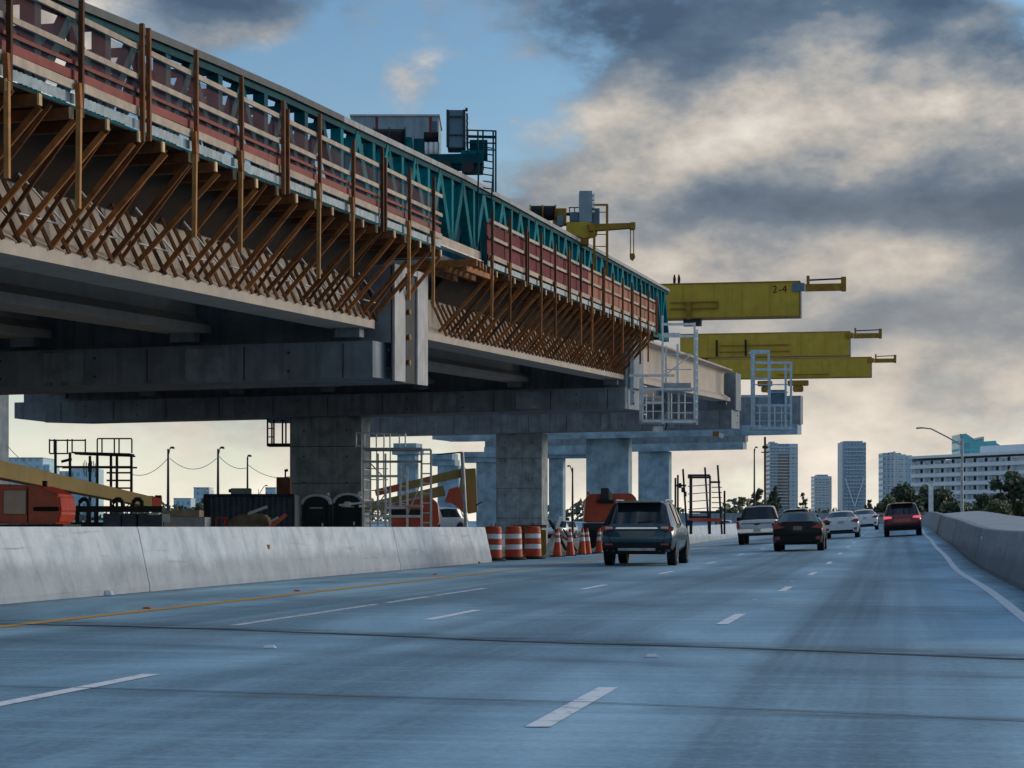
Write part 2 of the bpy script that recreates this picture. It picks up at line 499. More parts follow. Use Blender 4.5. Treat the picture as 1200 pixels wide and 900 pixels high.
# ------------------------------------------------------------------ road
RD = Vector((0.17353, 0.98483)); RN = Vector((0.98483, -0.17353))
A0, RC = 168.0, 105.0                 # the road bends left beyond this distance
HEAD0 = math.atan2(RD.x, RD.y)
SA = ([0, 50, 62, 75, 87, 100, 112, 127, 142, 400], [0, 0, .004, .018, .0294, .038, .050, .061, .068, .068])
GA = ([-20, 112, 130, 175, 260, 400], [0, 0, .06, .30, .75, 1.2])
def rz(a, l):
    a2 = np.array([a - 5, a - 2.5, a, a + 2.5, a + 5])
    s = float(np.interp(a2, *SA).mean()); g = float(np.interp(a2, *GA).mean())
    return s * max(l + 11.9, 0.0) + g
def rroll(a):
    return float(np.interp(a, *SA))
def rhead(a):
    return HEAD0 - max(a - A0, 0) / RC
def rp(a, l, z=0.0):
    if a <= A0:
        p_ = RD * a + RN * l
    else:
        h = rhead(a)
        c = RD * A0 - RN * RC                       # centre of the bend
        n_ = Vector((math.cos(h), -math.sin(h)))
        p_ = c + n_ * (RC + l)
    return Vector((p_.x, p_.y, rz(a, l) + z))

def strip(name, mat, a_list, lfun0, lfun1, z, parent=None, nl=1, uv=False):
    vs = []; fs = []; uvs = []
    for a in a_list:
        l0, l1 = lfun0(a), lfun1(a)
        for k in range(nl + 1):
            l = l0 + (l1 - l0) * k / nl
            vs.append(rp(a, l, z)); uvs.append((l, a))
    n_ = nl + 1
    for i in range(len(a_list) - 1):
        for k in range(nl):
            fs.append((i * n_ + k, i * n_ + k + 1, (i + 1) * n_ + k + 1, (i + 1) * n_ + k))
    me = bpy.data.meshes.new(name)
    me.from_pydata([tuple(v) for v in vs], [], fs)
    if uv:
        u = me.uv_layers.new(name='road')
        for lp in me.loops:
            u.data[lp.index].uv = uvs[lp.vertex_index]
    me.materials.append(MATS[mat])
    o = bpy.data.objects.new(name, me)
    return link(o, parent)

# road surface: worn concrete with wheel tracks, cross tining and patches
m, b, p = newmat('road_surface')
uvn = b.n('ShaderNodeUVMap'); uvn.uv_map = 'road'
l_, a_, _ = b.sep(uvn.outputs[0])
fine = b.noise(b.comb(b.math('MULTIPLY', l_, 1.0), a_, 0.0), 16.0, 5, 0.75)
patch = b.noise(b.comb(b.math('MULTIPLY', l_, 0.35), b.math('MULTIPLY', a_, 0.10), 1.7), 1.0, 6, 0.6, 0.6)
cross = b.noise(b.comb(b.math('MULTIPLY', l_, 0.10), b.math('MULTIPLY', a_, 2.2), 4.0), 1.3, 5, 0.7)
along = b.noise(b.comb(b.math('MULTIPLY', l_, 2.6), b.math('MULTIPLY', a_, 0.018), 7.0), 1.0, 5, 0.6)
def band(lc, wd, amp):
    q_ = b.math('DIVIDE', b.math('SUBTRACT', l_, lc), wd)
    return b.math('MULTIPLY', b.math('POWER', 2.71828, b.math('MULTIPLY', b.math('MULTIPLY', q_, q_), -1.0)), amp)
tr = band(-0.35, 0.80, 1.0)
for lc, wd, am in ((-3.5, 0.95, 1.0), (-7.3, 1.0, 0.85), (-2.5, 0.25, 0.45), (-4.6, 0.25, 0.45), (-0.9, .2, .4), (0.5, .2, .4), (-6.3, .25, .4), (-8.2, .25, .4)):
    tr = b.math('ADD', tr, band(lc, wd, am))
base = b.ramp(patch, [(0.34, (0.170, 0.255, 0.310)), (0.5, (0.370, 0.490, 0.565)), (0.64, (0.600, 0.720, 0.785))])
f1 = b.math('MULTIPLY', tr, b.ramp(along, [(0.34, 0.45), (0.62, 1.0)]))
f1 = b.math('MULTIPLY', f1, b.ramp(b.noise(b.comb(b.math('MULTIPLY', l_, .25), b.math('MULTIPLY', a_, .05), 11.0), 1.0, 3), [(0.36, 0.62), (0.60, 1.0)]), clamp=True)
c_ = b.mix(b.math('MULTIPLY', f1, 0.95), base, (0.050, 0.080, 0.105))
c_ = b.mix(b.math('MULTIPLY', b.ramp(cross, [(0.50, 0.0), (0.70, 1.0)]), 0.45), c_, (0.17, 0.24, 0.29))
c_ = b.mix(b.math('MULTIPLY', b.ramp(cross, [(0.30, 1.0), (0.47, 0.0)]), 0.40), c_, (0.55, 0.69, 0.77))
c_ = b.mix(0.26, c_, b.ramp(fine, [(0.32, (0.11, 0.165, 0.205)), (0.68, (0.62, 0.78, 0.88))]))
# dirt dragged along the two skew joints
def smear(a0, k, l0, wd, amp, sd):
    wob = b.math('MULTIPLY', b.math('SUBTRACT', b.noise(b.comb(b.math('MULTIPLY', l_, .5), b.math('MULTIPLY', a_, .3), sd), 1.0, 4), .5), 1.6 * wd)
    e_ = b.math('DIVIDE', b.math('ADD', wob, b.math('SUBTRACT', a_, b.math('SUBTRACT', a0, b.math('MULTIPLY', k, b.math('ADD', l_, l0))))), wd)
    g_ = b.math('EXPONENT', b.math('MULTIPLY', b.math('MULTIPLY', e_, e_), -1.0))
    bk = b.ramp(b.noise(b.comb(b.math('MULTIPLY', l_, 1.1), b.math('MULTIPLY', a_, 3.0), sd + 2), 1.0, 5, .7), [(.30, 0.0), (.62, 1.0)])
    return b.math('MULTIPLY', b.math('MULTIPLY', g_, bk), amp)
for q_ in (smear(22.6, .448, 9.5, .8, .85, 3.3), smear(19.6, .40, 9.5, .35, .5, 8.1), smear(31.0, .30, 9.5, 1.6, .45, 5.1), smear(46.0, .30, 9.5, 2.5, .45, 6.1), smear(13.4, .218, 5.75, .25, .5, 9.7)):
    c_ = b.mix(q_, c_, (0.055, 0.080, 0.102))
# grit swept against both kerb lines, oil spots and drips in the lanes
gn = b.math('MULTIPLY', b.noise(b.comb(b.math('MULTIPLY', l_, 1.5), b.math('MULTIPLY', a_, .5), 13.0), 1.0, 6, .7), 1.3)
gl_ = b.ramp(b.math('ADD', b.math('SUBTRACT', -11.75, l_), gn), [(0.25, 0.0), (0.75, 1.0)])
gr_ = b.ramp(b.math('ADD', b.math('SUBTRACT', l_, 1.95), gn), [(0.30, 0.0), (0.80, 1.0)])
c_ = b.mix(b.math('MULTIPLY', b.math('MAXIMUM', gl_, gr_), .75), c_, (0.095, 0.125, 0.145))
c_ = b.mix(1.0, c_, (0.76, 0.98, 1.10), 'MULTIPLY')
b.link(c_, p.inputs['Base Color'])
b.link(b.ramp(patch, [(0.3, 0.66), (0.7, 0.80)]), p.inputs['Roughness'])
p.inputs['Specular IOR Level'].default_value = 0.22
bp_ = b.n('ShaderNodeBump'); bp_.inputs['Strength'].default_value = 0.15; bp_.inputs['Distance'].default_value = 0.01
b.link(b.math('ADD', fine, cross), bp_.inputs['Height']); b.link(bp_.outputs[0], p.inputs['Normal'])

def paintmat(name, col, edge=0.5):
    m, b, p = newmat(name)
    g = b.n('ShaderNodeNewGeometry')
    n = b.noise(g.outputs['Position'], 5.0, 6, 0.7)
    b.link(b.mix(b.ramp(n, [(edge, 0.0), (edge + 0.2, 1.0)]), col, (0.20, 0.24, 0.28)), p.inputs['Base Color'])
    p.inputs['Roughness'].default_value = 0.65
paintmat('line_white', (0.82, 0.88, 0.93), 0.52)
paintmat('line_faded', (0.66, 0.74, 0.80), 0.48)
paintmat('line_yellow', (0.66, 0.36, 0.06), 0.60)
surf('joint_black', (0.035, 0.04, 0.05), 0.8, 0.4, 3.0)
surf('joint_grey', (0.10, 0.125, 0.15), 0.8, 0.4, 3.0)

al = [-12 + 2.0 * i for i in range(175)]
road = strip('road', 'road_surface', al, lambda a: -13.2, lambda a: 2.65, 0.0, nl=12, uv=True)
road['kind'] = 'structure'
# shoulders of the road bed, down to the ground
def skirt(name, l0, l1, zl):
    vs = []; fs = []
    for a in al:
        p0 = rp(a, l0, -0.004); p1 = rp(a, l1, 0); p1.z = zl
        vs += [tuple(p0), tuple(p1)]
    for i in range(len(al) - 1):
        fs.append((2 * i, 2 * i + 1, 2 * i + 3, 2 * i + 2))
    o = MB().add(vs, fs).build(name, 'dirt', fix=False)
    o['kind'] = 'structure'
    return o
skirt('road_bank_left', -13.2, -14.2, -0.35)

strip('edge_line_yellow', 'line_yellow', al[4:110], lambda a: -9.31, lambda a: -9.10, 0.005, road)
for a in ([12.4 / .985 + 12.19 * k for k in range(0, 13)]):
    strip('lane_dash', 'line_white', [a - 1.42, a, a + 1.42], lambda q: -1.90, lambda q: -1.77, 0.005, road)
for a in ([13.9 / .985 + 12.19 * k - 0.9 for k in range(0, 13)]):
    strip('lane_dash', 'line_white', [a - 1.5, a, a + 1.5], lambda q: -5.24, lambda q: -5.11, 0.005, road)
for a0_, a1_ in ((22.2, 28.6), (29.2, 32.0), (32.4, 36.5)):
    strip('old_line', 'line_faded', [a0_, a1_], lambda q: -6.96, lambda q: -6.84, 0.0045, road)
strip('edge_line_white', 'line_white', [8 + 1.5 * i for i in range(115)], lambda a: 1.40 + 0.035 * math.sin(a * 0.21), lambda a: 1.55 + 0.035 * math.sin(a * 0.21), 0.005, road)
# expansion joints laid out over the full width, slightly skew
def joint(name, mat, pts, wd, z):
    vs = []; fs = []
    for (px, py) in pts:
        d = F * H / (py - Y0)
        c = pt(px, py, d)
        vs += [(c.x, c.y - wd / 2, z), (c.x, c.y + wd / 2, z)]
    for i in range(len(pts) - 1):
        fs.append((2 * i, 2 * i + 2, 2 * i + 3, 2 * i + 1))
    return MB().add(vs, fs).build(name, mat, road, fix=False)
joint('expansion_joint', 'joint_black', [(-60, 730), (0, 731.5), (130, 734), (250, 737.5), (420, 744), (600, 752), (760, 756.5), (900, 761), (1200, 773), (1260, 776)], 0.10, 0.006)
joint('expansion_joint', 'joint_grey', [(-60, 803), (120, 807), (420, 816), (700, 824), (1000, 836), (1260, 848)], 0.03, 0.006)
# raised pavement markers
def marker(px, py, mat):
    d = F * H / (py - Y0)
    c = pt(px, py, d)
    o = MB().loft([[(-.055, -.05, 0), (.055, -.05, 0), (.055, .05, 0), (-.055, .05, 0)], [(-.035, -.022, .02), (.035, -.022, .02), (.035, .022, .02), (-.035, .022, .02)]]).build('pavement_marker', mat, road)
    o.location = (c.x, c.y, 0.004)
for x, y in ((764, 770), (316, 759.5), (885, 704), (928, 682)):
    marker(x, y, 'reflective_white')
for x, y in ((172, 713.5), (348, 693), (510, 673.5)):
    marker(x, y, 'cone_orange')
# ------------------------------------------------------------------ ground
gv = []; gf = []
ground = MB()
ground.add([(-4000, -200, -0.36), (4000, -200, -0.36), (4000, 7000, -0.36), (-4000, 7000, -0.36)], [(0, 1, 2, 3)])
g = ground.build('ground', 'dirt', fix=False); g['kind'] = 'structure'
# the site yard left of the road, level with the shoulder
vs = []; fs = []
aa = [-10 + 5 * i for i in range(50)]
for a in aa:
    q0 = rp(min(a, 160), -12.6); q1 = rp(min(a, 160), -75)
    if a > 160:
        q0 = q0 + Vector((RD.x, RD.y, 0)) * (a - 160) ; q1 = q1 + Vector((RD.x, RD.y, 0)) * (a - 160)
    vs += [(q0.x, q0.y, -0.006), (q1.x, q1.y, -0.02)]
for i in range(len(aa) - 1):
    fs.append((2 * i, 2 * i + 2, 2 * i + 3, 2 * i + 1))
y_ = MB().add(vs, fs).build('yard', 'dirt', fix=False); y_['kind'] = 'structure'

# ------------------------------------------------------------------ barriers
def barrier(name, label, side, lbase, joints, h, mat, w0=0.58, w1=0.26, z0=-0.05, group=None, sub=4.0):
    """a slope-faced concrete barrier cast in panels; side +1 shows its face to +l"""
    c0 = rp(joints[0], lbase)
    root = thing(name, label, 'barrier', c0, group=group)
    for i in range(len(joints) - 1):
        a0, a1 = joints[i] + 0.007, joints[i + 1] - 0.007
        n_ = max(1, int((a1 - a0) / sub))
        rings = []
        jit = random.uniform(-0.008, 0.008)
        for k in range(n_ + 1):
            a = a0 + (a1 - a0) * k / n_
            ring = []
            for off, zz in ((0, z0), (0, 0.09), (-side * (w0 - w1) * 0.62, h - 0.04), (-side * (w0 - w1) * 0.70, h), (-side * (w1 + (w0 - w1) * 0.70), h), (-side * (w1 + (w0 - w1) * 0.8), h - 0.05), (-side * (w0 + 0.12), z0)):
                q = rp(a, lbase) + Vector((0, 0, zz))
                hd = rhead(a)
                q += Vector((math.cos(hd), -math.sin(hd), 0)) * (off + jit)
                ring.append(q - c0)
            rings.append(ring)
        MB().loft(rings).build('panel', mat, root)
    return root
bl = barrier('concrete_barrier', 'pale grey slope-faced concrete barrier beside the yellow line, nearest on the left', 1, -11.92,
             [16, 21, 25.0, 28.8, 33.8, 39.5, 46, 52, 58, 64.2], 1.05, 'barrier_concrete')
bl2 = barrier('concrete_barrier', 'stained concrete barrier beyond the blue SUV along the far left road edge', 1, -11.92,
              [100, 106, 112, 118, 124, 130, 136, 142, 148, 154, 160, 168, 178, 190], 1.05, 'barrier_concrete')
br = barrier('concrete_parapet', 'weathered concrete parapet with shade in its dark colour along the right road edge, curving left far ahead', -1, 2.06,
             [22, 29, 35, 41, 47, 53, 60, 67, 75, 84, 94, 105, 117, 130, 145, 160, 170, 180, 190, 200, 210, 222, 236, 250], 0.97, 'parapet_shaded')
def plate(name, label, px, py, d, sx, sz, mat, rzz=0.0):
    o = MB().box((0, 0, 0), (sx, 0.02, sz)).build(name, mat)
    o.location = pt(px, py, d); o.rotation_euler = (0, 0, rzz)
    return o
# reflectors fixed on the barriers (parts)
def reflector(root, a, lbase, side, zz, mat, off):
    hd = rhead(a); q = rp(a, lbase) + Vector((math.cos(hd), -math.sin(hd), 0)) * off + Vector((0, 0, zz))
    o = MB().box((0, 0, 0), (0.05, 0.12, 0.09)).build('reflector', mat, root)
    o.matrix_basis = Matrix.Translation(q - root.location) @ Matrix.Rotation(-hd, 4, 'Z')
reflector(br, 36.8, 2.06, -1, 0.72, 'reflective_white', 0.14)
reflector(br, 58.0, 2.06, -1, 0.72, 'reflective_white', 0.14)
reflector(br, 84.0, 2.06, -1, 0.72, 'reflective_white', 0.14)
reflector(bl, 41.0, -11.92, 1, 0.66, 'yellow_dark', -0.13)

# the side ramp that climbs beyond the right parapet
vs = []; fs = []
for i in range(34):
    a = 26 + 4.2 * i
    q0 = rp(a, 2.75); q1 = rp(a, 5.2); q2 = rp(a, 5.5)
    k = min(1.0, (a - 26) / 70.0)
    vs += [(q0.x, q0.y, 0.80 + rz(a, 2.1)), (q1.x, q1.y, 0.93 + 0.09 * k + rz(a, 2.1)), (q2.x, q2.y, -0.4)]
for i in range(33):
    for k in range(2):
        fs.append((3 * i + k, 3 * i + k + 1, 3 * i + k + 4, 3 * i + k + 3))
sr = MB().add(vs, fs).build('side_ramp', 'ramp_concrete', fix=False); sr['kind'] = 'structure'

# ------------------------------------------------------------------ bridge under construction
BO = Vector((-3.26, 52.0, 5.78))
BA = math.atan(0.2)
BU = Vector((math.sin(BA), math.cos(BA), 0)); BN = Vector((math.cos(BA), -math.sin(BA), 0))
GR, XS = 0.0368, 0.012
def bw(s, t, w_):
    return BO + BU * s + BN * t + Vector((0, 0, w_ + GR * s + XS * t))
def broot(name, label, cat, s0, t0=0.0, group=None):
    r = thing(name, label, cat, bw(s0, t0, 0), -BA, group)
    r['s0'] = s0; r['t0'] = t0
    return r
def bl_(root, s, t, w_):
    s0, t0 = root['s0'], root['t0']
    return Vector((t - t0, s - s0, w_ + GR * (s - s0) + XS * (t - t0)))
def bbox(name, root, s0, s1, t0, t1, w0, w1, mat, parent=None, bevel=0.0):
    r0 = [bl_(root, s0, t, w_) for t, w_ in ((t0, w0), (t1, w0), (t1, w1), (t0, w1))]
    r1 = [bl_(root, s1, t, w_) for t, w_ in ((t0, w0), (t1, w0), (t1, w1), (t0, w1))]
    return MB().loft([r0, r1]).build(name, mat, parent or root, bevel=bevel)

GIRDER = [(-.485, 0), (.485, 0), (.485, .20), (.40, .25), (.11, .44), (.095, .60), (.095, 1.72), (.14, 1.82), (.61, 1.90), (.61, 1.99), (-.61, 1.99), (-.61, 1.90), (-.14, 1.82), (-.095, 1.72), (-.095, .60), (-.11, .44), (-.40, .25), (-.485, .20)]
def girder(label, s0, s1, tc, group):
    r = broot('bridge_girder', label, 'girder', s0, tc, group)
    rings = [[bl_(r, s, tc + x, z) for x, z in GIRDER] for s in (s0, s1)]
    MB().loft(rings).build('beam', 'concrete_girder', r)
    for s in (s0 + .5, s1 - .5):
        bbox('bearing_pad', r, s - .2, s + .2, tc - .3, tc + .3, -0.22, -0.002, 'concrete_cap')
    return r
TCS = [-.5, -4.6, -8.7, -12.8, -16.9, -21.0, -25.1]
ORD = ['second', 'third', 'fourth', 'fifth', 'sixth', 'seventh']
SPANS = [(-46, 0.0, 'near span'), (4.0, 40.8, 'middle span'), (45.0, 86.7, 'bare far span')]
for s0, s1, nm in SPANS:
    for i, tcn in enumerate(TCS):
        if i == 0:
            lab = {'near span': 'outermost pale concrete girder of the near span, behind slanting timber braces',
                   'middle span': 'outermost pale concrete girder of the middle span above the blue SUV',
                   'bare far span': 'bare concrete girder with no formwork between the two steel access cages'}[nm]
        else:
            lab = f'shaded concrete girder under the {nm}, {ORD[i-1]} in from the road side'
        girder(lab, s0, s1, tcn, 'bridge girders')

def cap(label, s0, s1, t0, t1, wb, wl, wt, tcol, cw, cs, far=False, stem=True, group='pier caps and columns', zbase=-0.3, ledge=1.0):
    """a hammerhead pier: inverted-T cap on one wide column"""
    sm = (s0 + s1) / 2
    mat = 'concrete_far_lit' if far else 'concrete_cap'  # far ledge and column look blue-lit by their colour; the stem stays dark
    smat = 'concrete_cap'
    cm = 'concrete_far_lit' if far else 'concrete_column'
    r = broot('bridge_pier', label, 'pier', sm, tcol, group)
    # ledge, haunched towards the column, slightly raised at both tips
    prof = [(t1, wb + .04), (t1, wl), (t0, wl), (t0, wb + .22), (t0 + 1.4, wb + .04), (t0 + 1.5, wb)]
    rings = [[bl_(r, s, t, w_) for t, w_ in prof] for s in (s0 - ledge, s1 + ledge)]
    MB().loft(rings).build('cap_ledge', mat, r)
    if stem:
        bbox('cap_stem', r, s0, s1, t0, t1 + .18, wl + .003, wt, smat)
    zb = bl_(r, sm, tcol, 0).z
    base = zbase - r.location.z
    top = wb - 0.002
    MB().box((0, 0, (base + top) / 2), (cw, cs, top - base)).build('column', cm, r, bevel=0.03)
    # form-panel seams and tie holes left in the concrete
    if not far:
        fr = -cs / 2 - .004
        for q in range(1, 4):
            zz_ = top - (top - base) * .26 * q + .3
            MB().box((0, fr, zz_), (cw - .08, .012, .03)).build('form_seam', 'dark_slot', r)
        for xx in (-cw * .3, cw * .3):
            for q in range(4):
                rod('tie_hole', r, (xx, fr - .004, top - .6 - 1.15 * q), (xx, fr + .01, top - .6 - 1.15 * q), .09, 'dark_slot')
        tt = t0 + 2.2; q = 0
        while tt < t1 - .3:
            c0 = bl_(r, s0 - ledge - .004, tt, (wb + wl) / 2)
            MB().box((c0.x, c0.y, c0.z), (.03, .012, (wl - wb) * .9)).build('form_seam', 'dark_slot', r)
            for zz_ in (-.22, .22):
                c1 = bl_(r, s0 - ledge - .005, tt + 1.1, (wb + wl) / 2 + zz_)
                rod('tie_hole', r, c1, c1 + Vector((0, .012, 0)), .07, 'dark_slot')
            tt += 2.44; q += 1
    return r

# pier 1 (its column stands left of the frame)
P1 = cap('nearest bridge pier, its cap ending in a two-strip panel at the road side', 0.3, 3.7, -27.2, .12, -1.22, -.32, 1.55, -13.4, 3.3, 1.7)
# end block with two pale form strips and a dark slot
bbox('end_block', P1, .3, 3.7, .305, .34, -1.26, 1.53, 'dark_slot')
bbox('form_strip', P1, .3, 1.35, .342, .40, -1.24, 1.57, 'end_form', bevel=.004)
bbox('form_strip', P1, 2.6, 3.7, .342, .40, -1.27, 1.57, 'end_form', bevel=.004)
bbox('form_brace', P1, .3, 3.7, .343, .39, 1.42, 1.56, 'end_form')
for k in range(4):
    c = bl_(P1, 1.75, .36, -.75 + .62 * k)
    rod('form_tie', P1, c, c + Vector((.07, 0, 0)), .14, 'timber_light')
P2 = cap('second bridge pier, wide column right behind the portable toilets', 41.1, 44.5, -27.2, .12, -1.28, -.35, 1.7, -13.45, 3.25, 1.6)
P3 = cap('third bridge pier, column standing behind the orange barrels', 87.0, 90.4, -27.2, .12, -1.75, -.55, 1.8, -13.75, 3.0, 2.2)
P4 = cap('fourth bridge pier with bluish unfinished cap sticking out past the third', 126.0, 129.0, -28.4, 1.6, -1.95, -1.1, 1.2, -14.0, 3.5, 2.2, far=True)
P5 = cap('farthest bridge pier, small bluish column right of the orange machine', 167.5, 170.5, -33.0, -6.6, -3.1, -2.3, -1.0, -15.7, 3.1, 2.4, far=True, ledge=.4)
for (r_, s_, w0_, w1_) in ((P1, -0.7, -1.1, -.4), (P2, 40.1, -1.15, -.45), (P3, 86.0, -1.6, -.65)):
    for t_ in (-4.0, -7.6):
        bbox('shear_block', r_, s_ - .06, s_ - .002, t_ - .5, t_ + .5, w0_, w1_, 'concrete_column')

# piers of the parallel bridge behind
def simple_pier(label, px, ytop, d, cw, capx0, capx1, capy0, capy1):
    r = thing('bridge_pier', label, 'pier', pt(px, 618, d) - Vector((0, 0, 1.4)), -BA, 'piers of the bridge behind')
    z1 = pt(px, capy1, d).z - r.location.z; z0 = pt(px, capy0, d).z - r.location.z
    MB().box((0, 0, z1 / 2 - .001), (cw, 1.8, z1)).build('column', 'concrete_far_lit', r, bevel=.03)
    k = d / F
    zm = (z0 + z1) / 2
    MB().box(((capx0 + capx1 - 2 * px) / 2 * k, 0, (z1 + zm) / 2), ((capx1 - capx0) * k, 2.6, zm - z1)).build('cap_ledge', 'concrete_far_lit', r)
    MB().box(((capx0 + capx1 - 2 * px) / 2 * k, 0, (zm + z0) / 2 + .002), ((capx1 - capx0) * k - .5, 3.2, z0 - zm)).build('cap_beam', 'concrete_far_lit', r)
    return r
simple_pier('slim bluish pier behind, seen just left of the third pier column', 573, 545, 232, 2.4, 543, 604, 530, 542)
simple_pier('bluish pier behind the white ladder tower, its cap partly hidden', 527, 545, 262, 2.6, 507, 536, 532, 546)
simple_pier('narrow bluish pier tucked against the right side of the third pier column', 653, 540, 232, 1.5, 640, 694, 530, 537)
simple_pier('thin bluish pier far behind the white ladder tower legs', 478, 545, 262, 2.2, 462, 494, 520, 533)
le = thing('bridge_pier', 'dark column at the left picture edge under the near span', 'pier', pt(-8, 618, 150) - Vector((0, 0, 1.4)), -BA)
MB().box((0, 0, 5.6), (1.6, 1.6, 11.2)).build('column', 'concrete_cap', le, bevel=.03)

# ------------------------------------------------------------------ deck and overhang formwork
def deck(label, s0, s1):
    r = broot('bridge_deck', label, 'deck', s0)
    bbox('slab', r, s0, s1, -27.5, .35, 2.02, 2.22, 'concrete_deck')
    return r
deck('grey concrete deck slab over the near span girders', -46, 1.2)
deck('grey concrete deck slab over the middle span girders', 4.0, 41.5)
def corrugated(root, s0, s1, t, w0, w1, amp=.03, per=.16):
    vs = []; fs = []
    n_ = int((s1 - s0) / per * 2)
    for i in range(n_ + 1):
        s = s0 + (s1 - s0) * i / n_
        o = amp if i % 2 else 0
        vs += [bl_(root, s, t + o, w0), bl_(root, s, t + o, w1)]
    for i in range(n_):
        fs.append((2 * i, 2 * i + 2, 2 * i + 3, 2 * i + 1))
    return MB().add(vs, fs).build('metal_edge', 'galvanised', root, fix=False)

def formwork(label, s0, s1, near):
    r = broot('overhang_formwork', label, 'formwork', s0)
    sp = 1.2
    n_ = int((s1 - s0) / sp) + 1
    rg = random.Random(3 if near else 5)
    # soffit boards, and a dark fillet added for the shade in the corner
    k = s0
    while k < s1 - .3:
        e = min(k + 2.4, s1)
        bbox('soffit_board', r, k + .01, e - .01, .14, 1.22, 1.965, 1.99, 'plywood_soffit_shaded')
        MB().loft([[bl_(r, ss, t_, w_) for t_, w_ in ((.16, 1.96), (.16, 1.93), (-.36, 1.18), (-.385, 1.20))] for ss in (k + .01, e - .01)]).build('soffit_shade_fillet', 'plywood_soffit_shaded', r)
        k += 2.4
    js = []
    for i in range(n_):
        s = s0 + sp * i + rg.uniform(-.05, .05)
        if s > s1: break
        js.append(s)
        ext = rg.uniform(-.03, .09)
        tip = 1.30 + ext
        bar('joist', r, bl_(r, s, -.05, 1.87), bl_(r, s, tip - .03, 1.88), .10, .16, 'timber_dark')
        bar('joist_tip', r, bl_(r, s, tip - .03, 1.88), bl_(r, s, tip, 1.88), .10, .16, 'timber_tip')
        # brace down to the bottom flange
        if not near or s > -40:
            bar('brace', r, bl_(r, s + .08 + rg.uniform(-.05, .05), 1.27 + rg.uniform(-.07, .05), 1.79), bl_(r, s - .08 + rg.uniform(-.05, .05), -.08, .26 + rg.uniform(-.05, .03)), .065, .085, 'timber_brown')
            # short steel-plate hanger leaning the other way against the web
            if rg.random() < .8:      # a slimmer brace between two joists
                bar('brace', r, bl_(r, s + .6 + rg.uniform(-.1, .1), 1.18 + rg.uniform(-.1, .08), 1.93), bl_(r, s + .5 + rg.uniform(-.1, .1), -.08, .27 + rg.uniform(-.04, .06)), .045, .06, 'timber_dark')
            for q, off in ((.0, .42), (.6, .48)):
                bar('hanger', r, bl_(r, s + q, -.30, 1.22 + rg.uniform(-.12, .06)), bl_(r, s + q + off + rg.uniform(-.06, .06), .03, .19), .045, .055, 'timber_dark')
    # grey tie rods along and across the braces
    k = s0 + 1
    while near and k < s1 - 2:
        rod('tie_rod', r, bl_(r, k, .02, .62), bl_(r, k + 1.3, .06, .60), .035, 'steel_grey')
        rod('tie_rod', r, bl_(r, k + .6, -.26, 1.3), bl_(r, k + 2.0, .05, .50), .035, 'steel_grey')
        k += 2.4
    # the edge: metal strip, boards and rails
    corrugated(r, s0, s1, 1.24, 2.02, 2.17)
    k = s0
    while k < s1 - .4:
        e = min(k + 4.8, s1)
        q = rg.uniform(-.012, .012)
        bar('edge_board', r, bl_(r, k + .01, 1.29, 2.29 + q), bl_(r, e - .01, 1.29, 2.27 + q), .04, .13, 'board_pale')
        bar('mid_rail', r, bl_(r, k + .01, 1.30, 2.80 + q), bl_(r, e - .01, 1.30, 2.80 - q), .045, .085, 'board_pale')
        bar('top_rail', r, bl_(r, k + .01, 1.30, 3.25 - q), bl_(r, e - .01, 1.30, 3.25 + q), .045, .085, 'board_pale')
        if near:
            bar('toe_board', r, bl_(r, k + .01, 1.26, 2.43), bl_(r, e - .01, 1.26, 2.43), .03, .13, 'red_board')
            bar('thin_rail', r, bl_(r, k + .01, 1.27, 2.60 + q), bl_(r, e - .01, 1.27, 2.60), .04, .055, 'red_board')
        k += 4.8
    # posts
    for i in range(0, len(js), 2 if near else 2):
        s = js[i] + .08
        top = 3.55 + rg.uniform(-.12, .12)
        tl = rg.uniform(-.03, .03)
        bar('post', r, bl_(r, s, 1.37, 1.82), bl_(r, s + tl, 1.37, top), .068, .068, 'timber_dark')
        if (i // 2) % 3 == 2:
            bar('post', r, bl_(r, s + .28, 1.37, 1.86), bl_(r, s + .28 + tl, 1.37, top - rg.uniform(.0, .2)), .065, .065, 'timber_dark')
        else:
            bar('drop_post', r, bl_(r, s - .08, 1.36, 2.3), bl_(r, s - .06, 1.37, 1.94), .075, .085, 'timber_brown')
            bar('drop_post', r, bl_(r, s - .09, 1.38, 1.93), bl_(r, s - .09 + rg.uniform(-.04, .04), 1.37, .55 + rg.uniform(-.15, .15)), .068, .068, 'timber_light' if near else 'timber_brown')
    # netting or panels behind the rails
    k = s0; i = 0
    while k < s1 - .3:
        e = min(k + 2.4, s1)
        if near:
            o = MB().add([bl_(r, k, 1.22, 2.20), bl_(r, e, 1.22, 2.20), bl_(r, e, 1.22, 3.22), bl_(r, k, 1.22, 3.22)], [(0, 1, 2, 3)]).build('safety_net', 'red_net', r, fix=False)
        else:
            bbox('form_panel', r, k + .012, e - .012, 1.20, 1.235, 2.2, 3.22 + rg.uniform(-.03, .03), 'maroon_panel' if k < 22 else 'orange_panel')
        k += 2.4; i += 1
    return r
FN = formwork('near overhang formwork of brown timber with see-through red safety netting', -31.0, 1.4, True)
FM = formwork('middle overhang formwork of dense timber braces with solid maroon and orange panels', 7.0, 41.6, False)
# loose timbers laid at the start of the middle formwork
for k in range(4):
    s = 4.3 + .62 * k
    bar('joist', FM, bl_(FM, s, -.4, 1.86), bl_(FM, s, 1.55 - .05 * k, 1.88), .12, .18, 'timber_brown')
for tt in (.3, .8, 1.3):
    bar('ledger', FM, bl_(FM, 4.0, tt, 1.72), bl_(FM, 7.4, tt, 1.72), .1, .14, 'timber_brown')
